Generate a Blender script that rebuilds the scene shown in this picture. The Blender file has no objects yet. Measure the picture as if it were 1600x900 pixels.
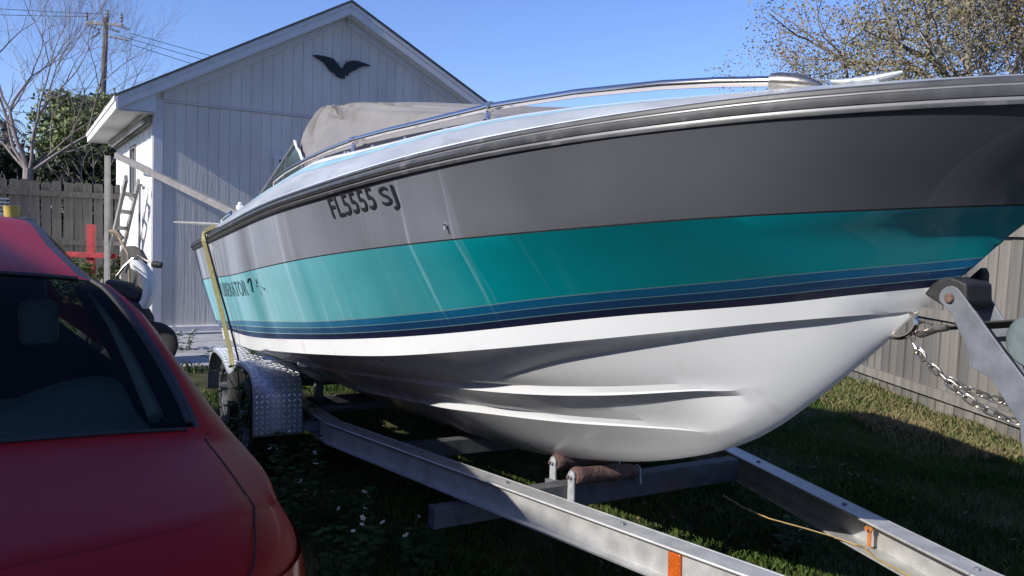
import bpy, bmesh, math, random
import numpy as np
from math import sin, cos, pi, radians, atan2, sqrt, exp
from mathutils import Vector, Matrix, Euler

random.seed(7)
np.random.seed(7)
SC = bpy.context.scene
COL = SC.collection

# ---------------------------------------------------------------- camera
cam_d = bpy.data.cameras.new('camera')
cam_d.sensor_width = 36.0
cam_d.lens = 28.125
cam_d.clip_start = 0.05
cam_d.clip_end = 1500.0
cam = bpy.data.objects.new('camera', cam_d)
COL.objects.link(cam)
cam.matrix_world = Matrix.Translation((0, 0, 1.5)) @ Matrix.Rotation(pi/2-radians(4.3), 4, 'X') @ Matrix.Rotation(radians(2.44), 4, 'Z')
SC.camera = cam

# ---------------------------------------------------------------- light
SUN_FROM_H = Vector((-0.8261, -0.5635))
SUN_EL = radians(30.0)
sunv = Vector((SUN_FROM_H.x*cos(SUN_EL), SUN_FROM_H.y*cos(SUN_EL), sin(SUN_EL)))
ld = bpy.data.lights.new('sun', 'SUN')
ld.energy = 5.0
ld.angle = radians(0.5)
ld.color = (1.0, 0.95, 0.87)
lo = bpy.data.objects.new('sun', ld)
lo.rotation_euler = (-sunv).to_track_quat('-Z', 'Y').to_euler()
COL.objects.link(lo)
W = bpy.data.worlds.new("World")
SC.world = W
W.use_nodes = True
wn = W.node_tree.nodes; wl = W.node_tree.links
wn.clear()
wo = wn.new('ShaderNodeOutputWorld'); wb = wn.new('ShaderNodeBackground'); ws = wn.new('ShaderNodeTexSky')
ws.sky_type = 'NISHITA'; ws.sun_disc = False
ws.sun_elevation = SUN_EL; ws.sun_rotation = atan2(sunv.x, sunv.y)
ws.altitude = 0.0; ws.air_density = 1.0; ws.dust_density = 0.3; ws.ozone_density = 3.0
wb.inputs['Strength'].default_value = 0.12
tint = wn.new('ShaderNodeMix'); tint.data_type = 'RGBA'; tint.blend_type = 'MULTIPLY'; tint.inputs[0].default_value = 1.0; tint.inputs[7].default_value = (0.90, 0.98, 1.36, 1)
wl.new(ws.outputs[0], tint.inputs[6]); wl.new(tint.outputs[2], wb.inputs[0]); wl.new(wb.outputs[0], wo.inputs[0])
SC.view_settings.view_transform = 'Standard'
SC.view_settings.look = 'None'
SC.view_settings.exposure = 0.25
SC.view_settings.gamma = 1.0

# ---------------------------------------------------------------- materials
def mat(name, col, rough=0.6, metal=0.0, coat=0.0, spec=0.5, noise=None, bump=None, spots=None, streak=None, trans=0.0, sheen=0.0):
    """noise=(scale,amount[,axis-scale]); bump=(scale,strength[,axis-scale]); spots=(scale,threshold,colour,amount)"""
    m = bpy.data.materials.new(name); m.use_nodes = True
    N = m.node_tree.nodes; L = m.node_tree.links
    b = N['Principled BSDF']
    b.inputs['Roughness'].default_value = rough
    b.inputs['Metallic'].default_value = metal
    b.inputs['Coat Weight'].default_value = coat
    b.inputs['Coat Roughness'].default_value = 0.06
    b.inputs['Specular IOR Level'].default_value = spec
    if trans: b.inputs['Transmission Weight'].default_value = trans
    tc = N.new('ShaderNodeTexCoord')
    def noise_node(scale, axis, detail=6.0):
        mp = N.new('ShaderNodeMapping'); mp.inputs['Scale'].default_value = axis
        L.new(tc.outputs['Object'], mp.inputs[0])
        t = N.new('ShaderNodeTexNoise'); t.inputs['Scale'].default_value = scale; t.inputs['Detail'].default_value = detail
        L.new(mp.outputs[0], t.inputs['Vector'])
        return t
    src = None
    rgb = N.new('ShaderNodeRGB'); rgb.outputs[0].default_value = (*col, 1); src = rgb.outputs[0]
    if noise:
        t = noise_node(noise[0], noise[2] if len(noise) > 2 else (1, 1, 1))
        mr = N.new('ShaderNodeMapRange'); mr.inputs['From Min'].default_value = 0.3; mr.inputs['From Max'].default_value = 0.7
        mr.inputs['To Min'].default_value = 1-noise[1]; mr.inputs['To Max'].default_value = 1+noise[1]
        L.new(t.outputs[0], mr.inputs[0])
        vm = N.new('ShaderNodeVectorMath'); vm.operation = 'SCALE'
        L.new(src, vm.inputs[0]); L.new(mr.outputs[0], vm.inputs['Scale']); src = vm.outputs[0]
        rr = N.new('ShaderNodeMapRange'); rr.inputs['To Min'].default_value = max(0.02, rough-0.12); rr.inputs['To Max'].default_value = min(1, rough+0.12)
        L.new(t.outputs[0], rr.inputs[0]); L.new(rr.outputs[0], b.inputs['Roughness'])
    for sp in (spots or []):
        t = noise_node(sp[0], sp[4] if len(sp) > 4 else (1, 1, 1))
        mr = N.new('ShaderNodeMapRange'); mr.inputs['From Min'].default_value = sp[1]; mr.inputs['From Max'].default_value = sp[1]+0.1
        mr.inputs['To Max'].default_value = sp[3]
        L.new(t.outputs[0], mr.inputs[0])
        mx = N.new('ShaderNodeMix'); mx.data_type = 'RGBA'
        L.new(mr.outputs[0], mx.inputs[0]); L.new(src, mx.inputs[6]); mx.inputs[7].default_value = (*sp[2], 1); src = mx.outputs[2]
    L.new(src, b.inputs['Base Color'])
    if bump:
        t = noise_node(bump[0], bump[2] if len(bump) > 2 else (1, 1, 1))
        bp = N.new('ShaderNodeBump'); bp.inputs['Strength'].default_value = bump[1]; bp.inputs['Distance'].default_value = 0.02
        L.new(t.outputs[0], bp.inputs['Height']); L.new(bp.outputs[0], b.inputs['Normal'])
    return m

def hullmat(name, deep, pale, rough=0.35, thr=3.2, wid=1.2, amt=0.9):
    """gelcoat that has chalked towards the stern, with rub marks running down the side"""
    m = mat(name, deep, rough, coat=0.25)
    N = m.node_tree.nodes; L = m.node_tree.links; b = N['Principled BSDF']
    tc = N.new('ShaderNodeTexCoord'); sep = N.new('ShaderNodeSeparateXYZ'); L.new(tc.outputs['Object'], sep.inputs[0])
    # slanted coordinate so the marks lean
    ad = N.new('ShaderNodeMath'); ad.operation = 'MULTIPLY_ADD'; L.new(sep.outputs[2], ad.inputs[0]); ad.inputs[1].default_value = -0.22; L.new(sep.outputs[0], ad.inputs[2])
    cb = N.new('ShaderNodeCombineXYZ'); L.new(ad.outputs[0], cb.inputs[0])
    zz = N.new('ShaderNodeMath'); zz.operation = 'MULTIPLY'; zz.inputs[1].default_value = 0.035; L.new(sep.outputs[2], zz.inputs[0]); L.new(zz.outputs[0], cb.inputs[2])
    n1 = N.new('ShaderNodeTexNoise'); n1.inputs['Scale'].default_value = 4.6; n1.inputs['Detail'].default_value = 4; L.new(cb.outputs[0], n1.inputs['Vector'])
    n2 = N.new('ShaderNodeTexNoise'); n2.inputs['Scale'].default_value = 30; n2.inputs['Detail'].default_value = 3; L.new(cb.outputs[0], n2.inputs['Vector'])
    n3 = N.new('ShaderNodeTexNoise'); n3.inputs['Scale'].default_value = 2.2; n3.inputs['Detail'].default_value = 5; L.new(tc.outputs['Object'], n3.inputs['Vector'])
    a1 = N.new('ShaderNodeMapRange'); a1.inputs['From Min'].default_value = thr+wid/2; a1.inputs['From Max'].default_value = thr-wid/2; L.new(sep.outputs[0], a1.inputs[0])
    s1 = N.new('ShaderNodeMapRange'); s1.inputs['From Min'].default_value = 0.3; s1.inputs['From Max'].default_value = 0.7; s1.inputs['To Min'].default_value = 0.42; s1.inputs['To Max'].default_value = 1.15; L.new(n1.outputs[0], s1.inputs[0])
    mu = N.new('ShaderNodeMath'); mu.operation = 'MULTIPLY'; L.new(a1.outputs[0], mu.inputs[0]); L.new(s1.outputs[0], mu.inputs[1])
    # fine marks
    s2 = N.new('ShaderNodeMapRange'); s2.inputs['From Min'].default_value = 0.60; s2.inputs['From Max'].default_value = 0.78; s2.inputs['To Max'].default_value = 0.85; L.new(n2.outputs[0], s2.inputs[0])
    s3 = N.new('ShaderNodeMapRange'); s3.inputs['From Min'].default_value = 0.36; s3.inputs['From Max'].default_value = 0.56; L.new(n1.outputs[0], s3.inputs[0])
    s4 = N.new('ShaderNodeMapRange'); s4.inputs['From Min'].default_value = 4.9; s4.inputs['From Max'].default_value = 4.0; L.new(sep.outputs[0], s4.inputs[0])
    m2 = N.new('ShaderNodeMath'); m2.operation = 'MULTIPLY'; L.new(s2.outputs[0], m2.inputs[0]); L.new(s3.outputs[0], m2.inputs[1])
    m3 = N.new('ShaderNodeMath'); m3.operation = 'MULTIPLY'; L.new(m2.outputs[0], m3.inputs[0]); L.new(s4.outputs[0], m3.inputs[1])
    su = N.new('ShaderNodeMath'); su.operation = 'MULTIPLY_ADD'; su.use_clamp = True; su.inputs[1].default_value = amt; L.new(mu.outputs[0], su.inputs[0]); L.new(m3.outputs[0], su.inputs[2])
    mx = N.new('ShaderNodeMix'); mx.data_type = 'RGBA'; L.new(su.outputs[0], mx.inputs[0]); mx.inputs[6].default_value = (*deep, 1); mx.inputs[7].default_value = (*pale, 1)
    # blotchy grime
    g = N.new('ShaderNodeMapRange'); g.inputs['From Min'].default_value = 0.3; g.inputs['From Max'].default_value = 0.7; g.inputs['To Min'].default_value = 0.86; g.inputs['To Max'].default_value = 1.1; L.new(n3.outputs[0], g.inputs[0])
    vm = N.new('ShaderNodeVectorMath'); vm.operation = 'SCALE'; L.new(mx.outputs[2], vm.inputs[0]); L.new(g.outputs[0], vm.inputs['Scale'])
    L.new(vm.outputs[0], b.inputs['Base Color'])
    r = N.new('ShaderNodeMapRange'); r.inputs['To Min'].default_value = rough; r.inputs['To Max'].default_value = 0.62; L.new(su.outputs[0], r.inputs[0]); L.new(r.outputs[0], b.inputs['Roughness'])
    return m

M = {}
M['white_gel'] = mat('white_gelcoat', (0.83, 0.845, 0.86), 0.28, coat=0.2, noise=(1.6, 0.04), spots=[(9, 0.63, (0.42, 0.37, 0.28), 0.22), (60, 0.70, (0.25, 0.2, 0.15), 0.35)])
M['deck_gel'] = mat('deck_gelcoat', (0.37, 0.39, 0.41), 0.42, coat=0.1, noise=(5, 0.2, (.35, 1, 1)), spots=[(14, 0.56, (0.24, 0.235, 0.23), 0.4, (.3, 1, 1)), (60, .66, (.12, .11, .10), .5)])
M['deck_blue'] = mat('deck_stripe_blue', (0.28, 0.47, 0.55), 0.45, noise=(8, 0.15))
M['hull_grey'] = hullmat('grey_gelcoat', (0.105, 0.112, 0.127), (0.35, 0.38, 0.44), thr=3.75, wid=2.6, amt=0.95)
M['hull_teal'] = hullmat('teal_gelcoat', (0.0, 0.27, 0.305), (0.28, 0.55, 0.62), thr=3.55, wid=1.7, amt=1.05)
M['hull_line'] = hullmat('pinstripe_pale', (0.16, 0.30, 0.33), (0.45, 0.6, 0.62))
M['hull_blue'] = hullmat('stripe_mid_blue', (0.006, 0.125, 0.27), (0.10, 0.29, 0.42), thr=3.3)
M['hull_blue2'] = hullmat('stripe_deep_blue', (0.010, 0.06, 0.165), (0.07, 0.18, 0.31), thr=3.2)
M['hull_navy'] = hullmat('stripe_navy', (0.012, 0.018, 0.055), (0.04, 0.08, 0.17), thr=3.0)
M['rub'] = mat('rub_rail_vinyl', (0.055, 0.057, 0.062), 0.42, noise=(20, 0.25), spots=[(12, 0.6, (0.3, 0.3, 0.3), 0.3)])
M['rub_light'] = mat('rub_rail_insert', (0.17, 0.17, 0.18), 0.35)
M['galv'] = mat('galvanised_steel', (0.46, 0.48, 0.50), 0.55, metal=0.45, noise=(40, 0.22), spots=[(90, 0.64, (0.75, 0.76, 0.78), 0.6), (5, 0.62, (0.30, 0.24, 0.16), 0.35)])
M['alu'] = mat('trailer_aluminium', (0.50, 0.50, 0.49), 0.5, metal=0.45, noise=(14, 0.15), spots=[(120, 0.61, (0.8, 0.8, 0.8), 0.55), (4, 0.58, (0.33, 0.29, 0.22), 0.4)])
M['chrome'] = mat('stainless', (0.66, 0.60, 0.55), 0.17, metal=1.0)
M['steel'] = mat('zinc_chain', (0.36, 0.33, 0.29), 0.28, metal=0.9, noise=(60, 0.2))
M['black'] = mat('black_rubber', (0.02, 0.02, 0.022), 0.65, noise=(30, 0.3))
M['tyre'] = mat('tyre_rubber', (0.025, 0.025, 0.026), 0.8, noise=(20, 0.3))
M['rust'] = mat('rusty_roller', (0.115, 0.065, 0.055), 0.75, noise=(25, 0.4), bump=(80, 0.3))
M['orange'] = mat('amber_lens', (0.42, 0.085, 0.012), 0.3, noise=(160, 0.35))
M['strap'] = mat('yellow_webbing', (0.36, 0.33, 0.15), 0.85, noise=(60, 0.15))
M['canvas'] = mat('cover_canvas', (0.20, 0.192, 0.19), 0.9, noise=(3, 0.12), bump=(400, 0.12), spots=[(7, 0.56, (0.15, 0.125, 0.11), 0.45)])
M['white_cloth'] = mat('white_piping', (0.75, 0.75, 0.72), 0.8)
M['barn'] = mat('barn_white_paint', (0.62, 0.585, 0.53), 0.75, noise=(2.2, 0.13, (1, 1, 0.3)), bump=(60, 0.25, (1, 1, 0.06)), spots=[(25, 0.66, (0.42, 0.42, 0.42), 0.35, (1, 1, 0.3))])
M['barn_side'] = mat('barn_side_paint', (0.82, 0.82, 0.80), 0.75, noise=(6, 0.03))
M['trim'] = mat('trim_white_paint', (0.60, 0.60, 0.61), 0.65, noise=(10, 0.06), spots=[(20, 0.66, (0.4, 0.4, 0.38), 0.3)])
M['shingle'] = mat('roof_shingle', (0.09, 0.085, 0.08), 0.9, noise=(60, 0.3))
M['fence'] = mat('weathered_wood', (0.15, 0.137, 0.118), 0.85, noise=(13, 0.32, (1, 1, 0.06)), bump=(30, 0.35, (1, 1, 0.05)), spots=[(30, 0.62, (0.10, 0.09, 0.08), 0.6, (1, 1, 0.12))])
M['fence_b'] = mat('weathered_wood_pale', (0.19, 0.172, 0.148), 0.85, noise=(13, 0.30, (1, 1, 0.06)), bump=(30, 0.35, (1, 1, 0.05)), spots=[(26, 0.64, (0.12, 0.10, 0.09), 0.6, (1, 1, 0.12))])
M['fence_c'] = mat('weathered_wood_dark', (0.125, 0.115, 0.105), 0.85, noise=(13, 0.32, (1, 1, 0.06)), bump=(30, 0.35, (1, 1, 0.05)))
M['lumber'] = mat('grey_lumber', (0.27, 0.26, 0.25), 0.8, noise=(12, 0.2, (0.1, 1, 1)))
M['red'] = mat('red_car_paint', (0.29, 0.005, 0.009), 0.46, coat=0.06, spec=.22, noise=(300, 0.05))
M['seam'] = mat('panel_gap', (0.01, 0.004, 0.005), 0.7)
M['roofmould'] = mat('roof_moulding', (0.03, 0.025, 0.035), 0.5)
M['tail'] = mat('tail_lens', (0.30, 0.008, 0.005), 0.2, coat=0.6, noise=(40, 0.15))
M['interior'] = mat('car_interior', (0.014, 0.014, 0.015), 0.85, noise=(20, 0.2))
M['interior_grey'] = mat('seat_cloth', (0.38, 0.39, 0.36), 0.85, noise=(60, 0.1))
M['shelf'] = mat('parcel_shelf', (0.28, 0.33, 0.32), 0.9, noise=(80, 0.15))
M['redpaint'] = mat('red_steel', (0.33, 0.025, 0.03), 0.6, noise=(15, 0.35))
M['bark'] = mat('bark_grey', (0.22, 0.19, 0.17), 0.9, noise=(12, 0.35), bump=(30, 0.4))
M['twig'] = mat('twig_grey', (0.24, 0.20, 0.19), 0.9, noise=(8, 0.25))
M['bark_dark'] = mat('bark_brown', (0.10, 0.08, 0.065), 0.9, noise=(12, 0.35))
M['concrete'] = mat('concrete', (0.36, 0.36, 0.36), 0.85, noise=(6, 0.12), bump=(90, 0.2), spots=[(3, 0.55, (0.16, 0.15, 0.14), 0.5)])
M['pole'] = mat('pole_wood', (0.13, 0.115, 0.105), 0.9, noise=(10, 0.2, (1, 1, 0.1)))
M['iron'] = mat('black_iron', (0.012, 0.014, 0.02), 0.6)
M['flower'] = mat('petal_white', (0.8, 0.8, 0.78), 0.6)
M['flower_eye'] = mat('flower_yellow', (0.7, 0.45, 0.05), 0.6)
M['letter'] = mat('black_vinyl_letter', (0.02, 0.021, 0.024), 0.45)
M['letter2'] = mat('faded_decal', (0.10, 0.22, 0.25), 0.6)
M['plastic_white'] = mat('white_plastic', (0.78, 0.78, 0.75), 0.4, noise=(10, 0.05))
M['stucco'] = mat('stucco_tan', (0.26, 0.20, 0.16), 0.9, noise=(3, 0.1))
M['wire_yellow'] = mat('yellow_wire', (0.34, 0.23, 0.07), 0.6, noise=(12, 0.4))
M['galv_dull'] = mat('dull_galvanised', (0.17, 0.18, 0.205), 0.6, metal=0.35, noise=(25, 0.2), spots=[(160, 0.64, (0.4, 0.42, 0.45), 0.4)])

M['galv_old'] = mat('old_galvanised', (0.10, 0.105, 0.115), 0.7, metal=0.2, noise=(18, 0.3), spots=[(6, 0.58, (0.12, 0.08, 0.05), 0.5)])

def leafmat(name, a, b_, rough=0.6):
    m = bpy.data.materials.new(name); m.use_nodes = True
    N = m.node_tree.nodes; L = m.node_tree.links; p = N['Principled BSDF']
    tc = N.new('ShaderNodeTexCoord'); t = N.new('ShaderNodeTexNoise'); t.inputs['Scale'].default_value = 1.3; t.inputs['Detail'].default_value = 8
    L.new(tc.outputs['Object'], t.inputs['Vector'])
    mr = N.new('ShaderNodeMapRange'); mr.inputs['From Min'].default_value = 0.36; mr.inputs['From Max'].default_value = 0.64; L.new(t.outputs[0], mr.inputs[0])
    mx = N.new('ShaderNodeMix'); mx.data_type = 'RGBA'; L.new(mr.outputs[0], mx.inputs[0]); mx.inputs[6].default_value = (*a, 1); mx.inputs[7].default_value = (*b_, 1)
    L.new(mx.outputs[2], p.inputs['Base Color']); p.inputs['Roughness'].default_value = rough; p.inputs['Specular IOR Level'].default_value = .15
    return m
M['leaf_green'] = leafmat('leaf_green', (0.075, 0.11, 0.035), (0.16, 0.18, 0.07))
M['leaf_brown'] = leafmat('leaf_brown_green', (0.18, 0.155, 0.085), (0.26, 0.20, 0.12))
M['leaf_dark'] = leafmat('leaf_dark', (0.022, 0.035, 0.014), (0.05, 0.06, 0.025))
M['leaf_weed'] = leafmat('leaf_weed', (0.018, 0.045, 0.015), (0.045, 0.085, 0.025))
M['grass'] = leafmat('grass_blade', (0.028, 0.066, 0.012), (0.085, 0.118, 0.028))
M['brush'] = leafmat('brush_grey', (0.14, 0.12, 0.11), (0.22, 0.19, 0.16))
M['leaf_olive'] = leafmat('leaf_olive', (0.13, 0.16, 0.06), (0.23, 0.25, 0.11))

# ---------------------------------------------------------------- helpers
def tag(o, label=None, cat=None, group=None, kind=None):
    if label: o['label'] = label
    if cat: o['category'] = cat
    if group: o['group'] = group
    if kind: o['kind'] = kind
    return o

def empty(name, loc=(0, 0, 0), rz=0.0, label=None, cat=None, group=None):
    o = bpy.data.objects.new(name, None); COL.objects.link(o)
    o.location = loc; o.rotation_euler = (0, 0, rz); o.empty_display_size = 0.2
    return tag(o, label, cat, group)

class MB:
    def __init__(s): s.v = []; s.f = []; s.m = []
    def add(s, vs, fs, mi=0):
        n = len(s.v); s.v.extend([tuple(p) for p in vs])
        for f in fs: s.f.append(tuple(n+i for i in f)); s.m.append(mi)
        return s
    def box(s, c, size, rot=None, mi=0):
        hx, hy, hz = size[0]/2, size[1]/2, size[2]/2
        vs = [Vector((x, y, z)) for x in (-hx, hx) for y in (-hy, hy) for z in (-hz, hz)]
        if rot is not None:
            R = rot if isinstance(rot, Matrix) else Euler(rot).to_matrix()
            vs = [R @ p for p in vs]
        vs = [p+Vector(c) for p in vs]
        return s.add(vs, [(0, 1, 3, 2), (4, 6, 7, 5), (0, 4, 5, 1), (2, 3, 7, 6), (0, 2, 6, 4), (1, 5, 7, 3)], mi)
    def beam(s, a, b, w, h, mi=0, up=(0, 0, 1)):
        a = Vector(a); b = Vector(b); d = (b-a); L = d.length; d.normalize()
        u = Vector(up); x = d.cross(u)
        if x.length < 1e-4: x = d.cross(Vector((0, 1, 0)))
        x.normalize(); z = x.cross(d)
        R = Matrix((x, d, z)).transposed()
        return s.box((a+b)/2, (w, L, h), R, mi)
    def tube(s, path, r, n=8, mi=0, cap=True, closed=False):
        P = [Vector(p) for p in path]; k = len(P)
        rs = r if isinstance(r, (list, tuple)) else [r]*k
        vs = []; prev = None
        for i in range(k):
            if closed: d = P[(i+1) % k]-P[(i-1) % k]
            else: d = P[min(i+1, k-1)]-P[max(i-1, 0)]
            if d.length < 1e-9: d = Vector((0, 0, 1))
            d.normalize()
            if prev is None:
                a = d.cross(Vector((0, 0, 1)))
                if a.length < 0.05: a = d.cross(Vector((1, 0, 0)))
            else:
                a = prev-d*prev.dot(d)
            a.normalize(); prev = a; b = d.cross(a)
            for j in range(n):
                t = 2*pi*j/n; vs.append(P[i]+(a*cos(t)+b*sin(t))*rs[i])
        fs = []
        for i in range(k if closed else k-1):
            i2 = (i+1) % k
            for j in range(n):
                j2 = (j+1) % n; fs.append((i*n+j, i*n+j2, i2*n+j2, i2*n+j))
        if cap and not closed:
            fs.append(tuple(range(n-1, -1, -1))); fs.append(tuple((k-1)*n+j for j in range(n)))
        return s.add(vs, fs, mi)
    def grid(s, rows, mi=0, close=False, fn=None):
        n = len(rows[0]); vs = [p for r in rows for p in r]; k = len(rows)
        fs = []; ms = []
        for i in range(k-1):
            for j in range(n if close else n-1):
                j2 = (j+1) % n
                fs.append((i*n+j, i*n+j2, (i+1)*n+j2, (i+1)*n+j)); ms.append(fn(i, j) if fn else mi)
        b0 = len(s.v); s.v.extend([tuple(p) for p in vs])
        for f, m_ in zip(fs, ms):
            s.f.append(tuple(b0+q for q in f)); s.m.append(m_)
        return s
    def prism(s, poly, off, mi=0):
        n = len(poly); off = Vector(off); A = [Vector(p) for p in poly]; Bv = [p+off for p in A]
        fs = [tuple(range(n)), tuple(range(2*n-1, n-1, -1))]+[(i, (i+1) % n, n+(i+1) % n, n+i) for i in range(n)]
        return s.add(A+Bv, fs, mi)
    def lathe(s, prof, c, axis, n=24, mi=0):
        axis = Vector(axis).normalized(); a = axis.cross(Vector((0, 0, 1)))
        if a.length < 0.05: a = axis.cross(Vector((1, 0, 0)))
        a.normalize(); b = axis.cross(a); c = Vector(c)
        rows = []
        for (r, h) in prof:
            rows.append([c+axis*h+(a*cos(2*pi*j/n)+b*sin(2*pi*j/n))*r for j in range(n)])
        return s.grid(rows, mi, close=True)
    def mesh(s, name, mats, smooth=False, ang=35, recalc=True, weld=0.0):
        me = bpy.data.meshes.new(name)
        me.from_pydata([tuple(p) for p in s.v], [], s.f)
        for m_ in (mats if isinstance(mats, (list, tuple)) else [mats]): me.materials.append(m_)
        me.polygons.foreach_set('material_index', s.m)
        if weld or recalc:
            bm = bmesh.new(); bm.from_mesh(me)
            if weld: bmesh.ops.remove_doubles(bm, verts=bm.verts, dist=weld)
            if recalc: bmesh.ops.recalc_face_normals(bm, faces=bm.faces)
            bm.to_mesh(me); bm.free()
        if smooth:
            me.polygons.foreach_set('use_smooth', [True]*len(me.polygons))
            me.set_sharp_from_angle(angle=radians(ang))
        me.update()
        return me
    def build(s, name, mats, parent=None, smooth=False, ang=35, recalc=True, bevel=0.0, loc=None, weld=0.0):
        o = bpy.data.objects.new(name, s.mesh(name, mats, smooth, ang, recalc, weld)); COL.objects.link(o)
        if parent is not None: o.parent = parent
        if loc is not None: o.location = loc
        if bevel:
            md = o.modifiers.new('bevel', 'BEVEL'); md.width = bevel; md.segments = 2; md.limit_method = 'ANGLE'; md.angle_limit = radians(40)
        return o

def copy_obj(o, parent=None, loc=None):
    c = o.copy(); COL.objects.link(c)
    if parent is not None: c.parent = parent
    if loc is not None: c.location = loc
    return c

def curve(pts):
    xs = [p[0] for p in pts]; ys = [p[1] for p in pts]; n = len(xs)
    d = [(ys[i+1]-ys[i])/(xs[i+1]-xs[i]) for i in range(n-1)]
    m = [d[0]]+[0 if d[i-1]*d[i] <= 0 else 2*d[i-1]*d[i]/(d[i-1]+d[i]) for i in range(1, n-1)]+[d[-1]]
    def f(x):
        if x <= xs[0]: return ys[0]+m[0]*(x-xs[0])
        if x >= xs[-1]: return ys[-1]+m[-1]*(x-xs[-1])
        i = 0
        while x > xs[i+1]: i += 1
        h = xs[i+1]-xs[i]; t = (x-xs[i])/h
        return ((2*t**3-3*t**2+1)*ys[i]+(t**3-2*t**2+t)*h*m[i]+(-2*t**3+3*t**2)*ys[i+1]+(t**3-t**2)*h*m[i+1])
    return f
def lerp(a, b, t): return a+(b-a)*t

# ================================================================ GROUND
g = MB()
xs = sorted(set(list(np.linspace(-200, 200, 21))+list(np.linspace(-12, 12, 49))))
ys = sorted(set(list(np.linspace(-200, 400, 31))+list(np.linspace(-4, 16, 41))))
def gz(x, y):
    r = sqrt(x*x+y*y)
    return (0.012*sin(x*1.7+y*0.6)*sin(y*1.3-x*0.4)-0.012) if r < 20 else -0.012
g.grid([[(x, y, gz(x, y)) for x in xs] for y in ys])
gm = leafmat('lawn_soil', (0.030, 0.040, 0.014), (0.085, 0.075, 0.038), 0.95)
for n_ in gm.node_tree.nodes:
    if n_.type == 'TEX_NOISE': n_.inputs['Scale'].default_value = 2.6; n_.inputs['Detail'].default_value = 12
tag(g.build('ground', gm, smooth=True), kind='structure')

# concrete pad in front of the barn
Cb = Vector((-4.4246, 9.8193, 0)); ub = Vector((0.85717, 0.51504, 0)); nb = Vector((0.51504, -0.85717, 0)); zb = Vector((0, 0, 1))
def bp(a, o, z): return Cb+ub*a+nb*o+zb*z          # barn point: along, out from the front wall, height
p_ = MB()
p_.prism([bp(-0.05, 0.03, -0.05), bp(5.6, 0.03, -0.05), bp(5.6, 2.5, -0.05), bp(-0.05, 2.5, -0.05)], (0, 0, 0.08))
tag(p_.build('concrete_pad', M['concrete'], bevel=0.01), kind='structure')

# ================================================================ BARN
barn = empty('barn', Cb, 0, 'white gabled shed with grooved board siding, standing behind the boat', 'shed')
barn.rotation_euler = (0, 0, atan2(ub.y, ub.x))
# local: x along the front, y = into the building (back), z up;  n(out) = -y
BL, BD, BH = 4.75, 5.15, 2.87
AX, AZ, LX, RX, EZ = 2.36, 4.40, -0.42, 5.20, 2.85         # roof apex, left / right eave x and top z
def rooftop(x): return lerp(EZ, AZ, (x-LX)/(AX-LX)) if x <= AX else lerp(AZ, AZ-(RX-AX)*0.515, (x-AX)/(RX-AX))
def under(x): return rooftop(x)-0.17
# siding boards: lower course
bw = 0.1302
nbd = int((BL-0.2)/bw)
lowers = {}
x = 0.10
i = 0
while x < BL-0.11:
    w = min(bw, BL-0.10-x)-0.0045
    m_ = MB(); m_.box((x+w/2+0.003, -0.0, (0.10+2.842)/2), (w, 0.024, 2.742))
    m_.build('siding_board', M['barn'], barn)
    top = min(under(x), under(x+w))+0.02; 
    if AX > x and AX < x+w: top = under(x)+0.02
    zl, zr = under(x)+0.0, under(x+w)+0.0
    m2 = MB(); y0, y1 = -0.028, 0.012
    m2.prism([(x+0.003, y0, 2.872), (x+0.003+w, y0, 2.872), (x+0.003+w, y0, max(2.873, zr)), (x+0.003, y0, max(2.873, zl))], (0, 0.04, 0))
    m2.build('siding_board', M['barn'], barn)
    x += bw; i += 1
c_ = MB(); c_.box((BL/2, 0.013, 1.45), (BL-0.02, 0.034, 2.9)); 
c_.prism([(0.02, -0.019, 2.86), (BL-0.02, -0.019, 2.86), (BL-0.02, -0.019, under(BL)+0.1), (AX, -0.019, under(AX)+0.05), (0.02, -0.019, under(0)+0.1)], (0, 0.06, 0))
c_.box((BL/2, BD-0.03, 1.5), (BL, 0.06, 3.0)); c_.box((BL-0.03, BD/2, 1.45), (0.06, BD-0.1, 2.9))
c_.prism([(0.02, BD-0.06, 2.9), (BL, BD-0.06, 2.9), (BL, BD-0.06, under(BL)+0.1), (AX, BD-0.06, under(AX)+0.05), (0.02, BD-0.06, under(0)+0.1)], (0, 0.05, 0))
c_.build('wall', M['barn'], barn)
sd = MB()
# side wall (sunlit) with window opening at y 2.45..3.15, z 1.62..2.33
wy0, wy1, wz0, wz1 = 2.00, 2.65, 1.72, 2.42
for (ya, yb, za, zb_) in ((0.013, wy0, 0, 2.87), (wy1, BD-0.06, 0, 2.87), (wy0, wy1, 0, wz0), (wy0, wy1, wz1, 2.87)):
    sd.box((0.03, (ya+yb)/2, (za+zb_)/2+0.0), (0.06, yb-ya, zb_-za))
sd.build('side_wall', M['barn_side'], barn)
for k, yy in enumerate(np.arange(0.45, 5.0, 0.61)):
    if wy0-0.1 < yy < wy1+0.1: continue
    b_ = MB(); b_.box((-0.006, yy, 1.4), (0.012, 0.045, 2.7)); b_.build('batten', M['barn_side'], barn)
wf = MB()
for (ya, yb, za, zb_) in ((wy0-0.04, wy0, wz0-0.04, wz1+0.04), (wy1, wy1+0.04, wz0-0.04, wz1+0.04)):
    wf.box((-0.008, (ya+yb)/2, (za+zb_)/2), (0.02, yb-ya, zb_-za))
wf.box((-0.008, (wy0+wy1)/2, wz1+0.02), (0.018, wy1-wy0, 0.04)); wf.box((-0.014, (wy0+wy1)/2, wz0-0.02), (0.04, wy1-wy0, 0.04))
wfo = wf.build('window', M['lumber'], barn)
gl = mat('dark_window_glass', (0.03, 0.035, 0.045), 0.08)
MB().box((0.03, (wy0+wy1)/2, (wz0+wz1)/2), (0.01, wy1-wy0, wz1-wz0)).build('pane', gl, wfo)
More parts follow.
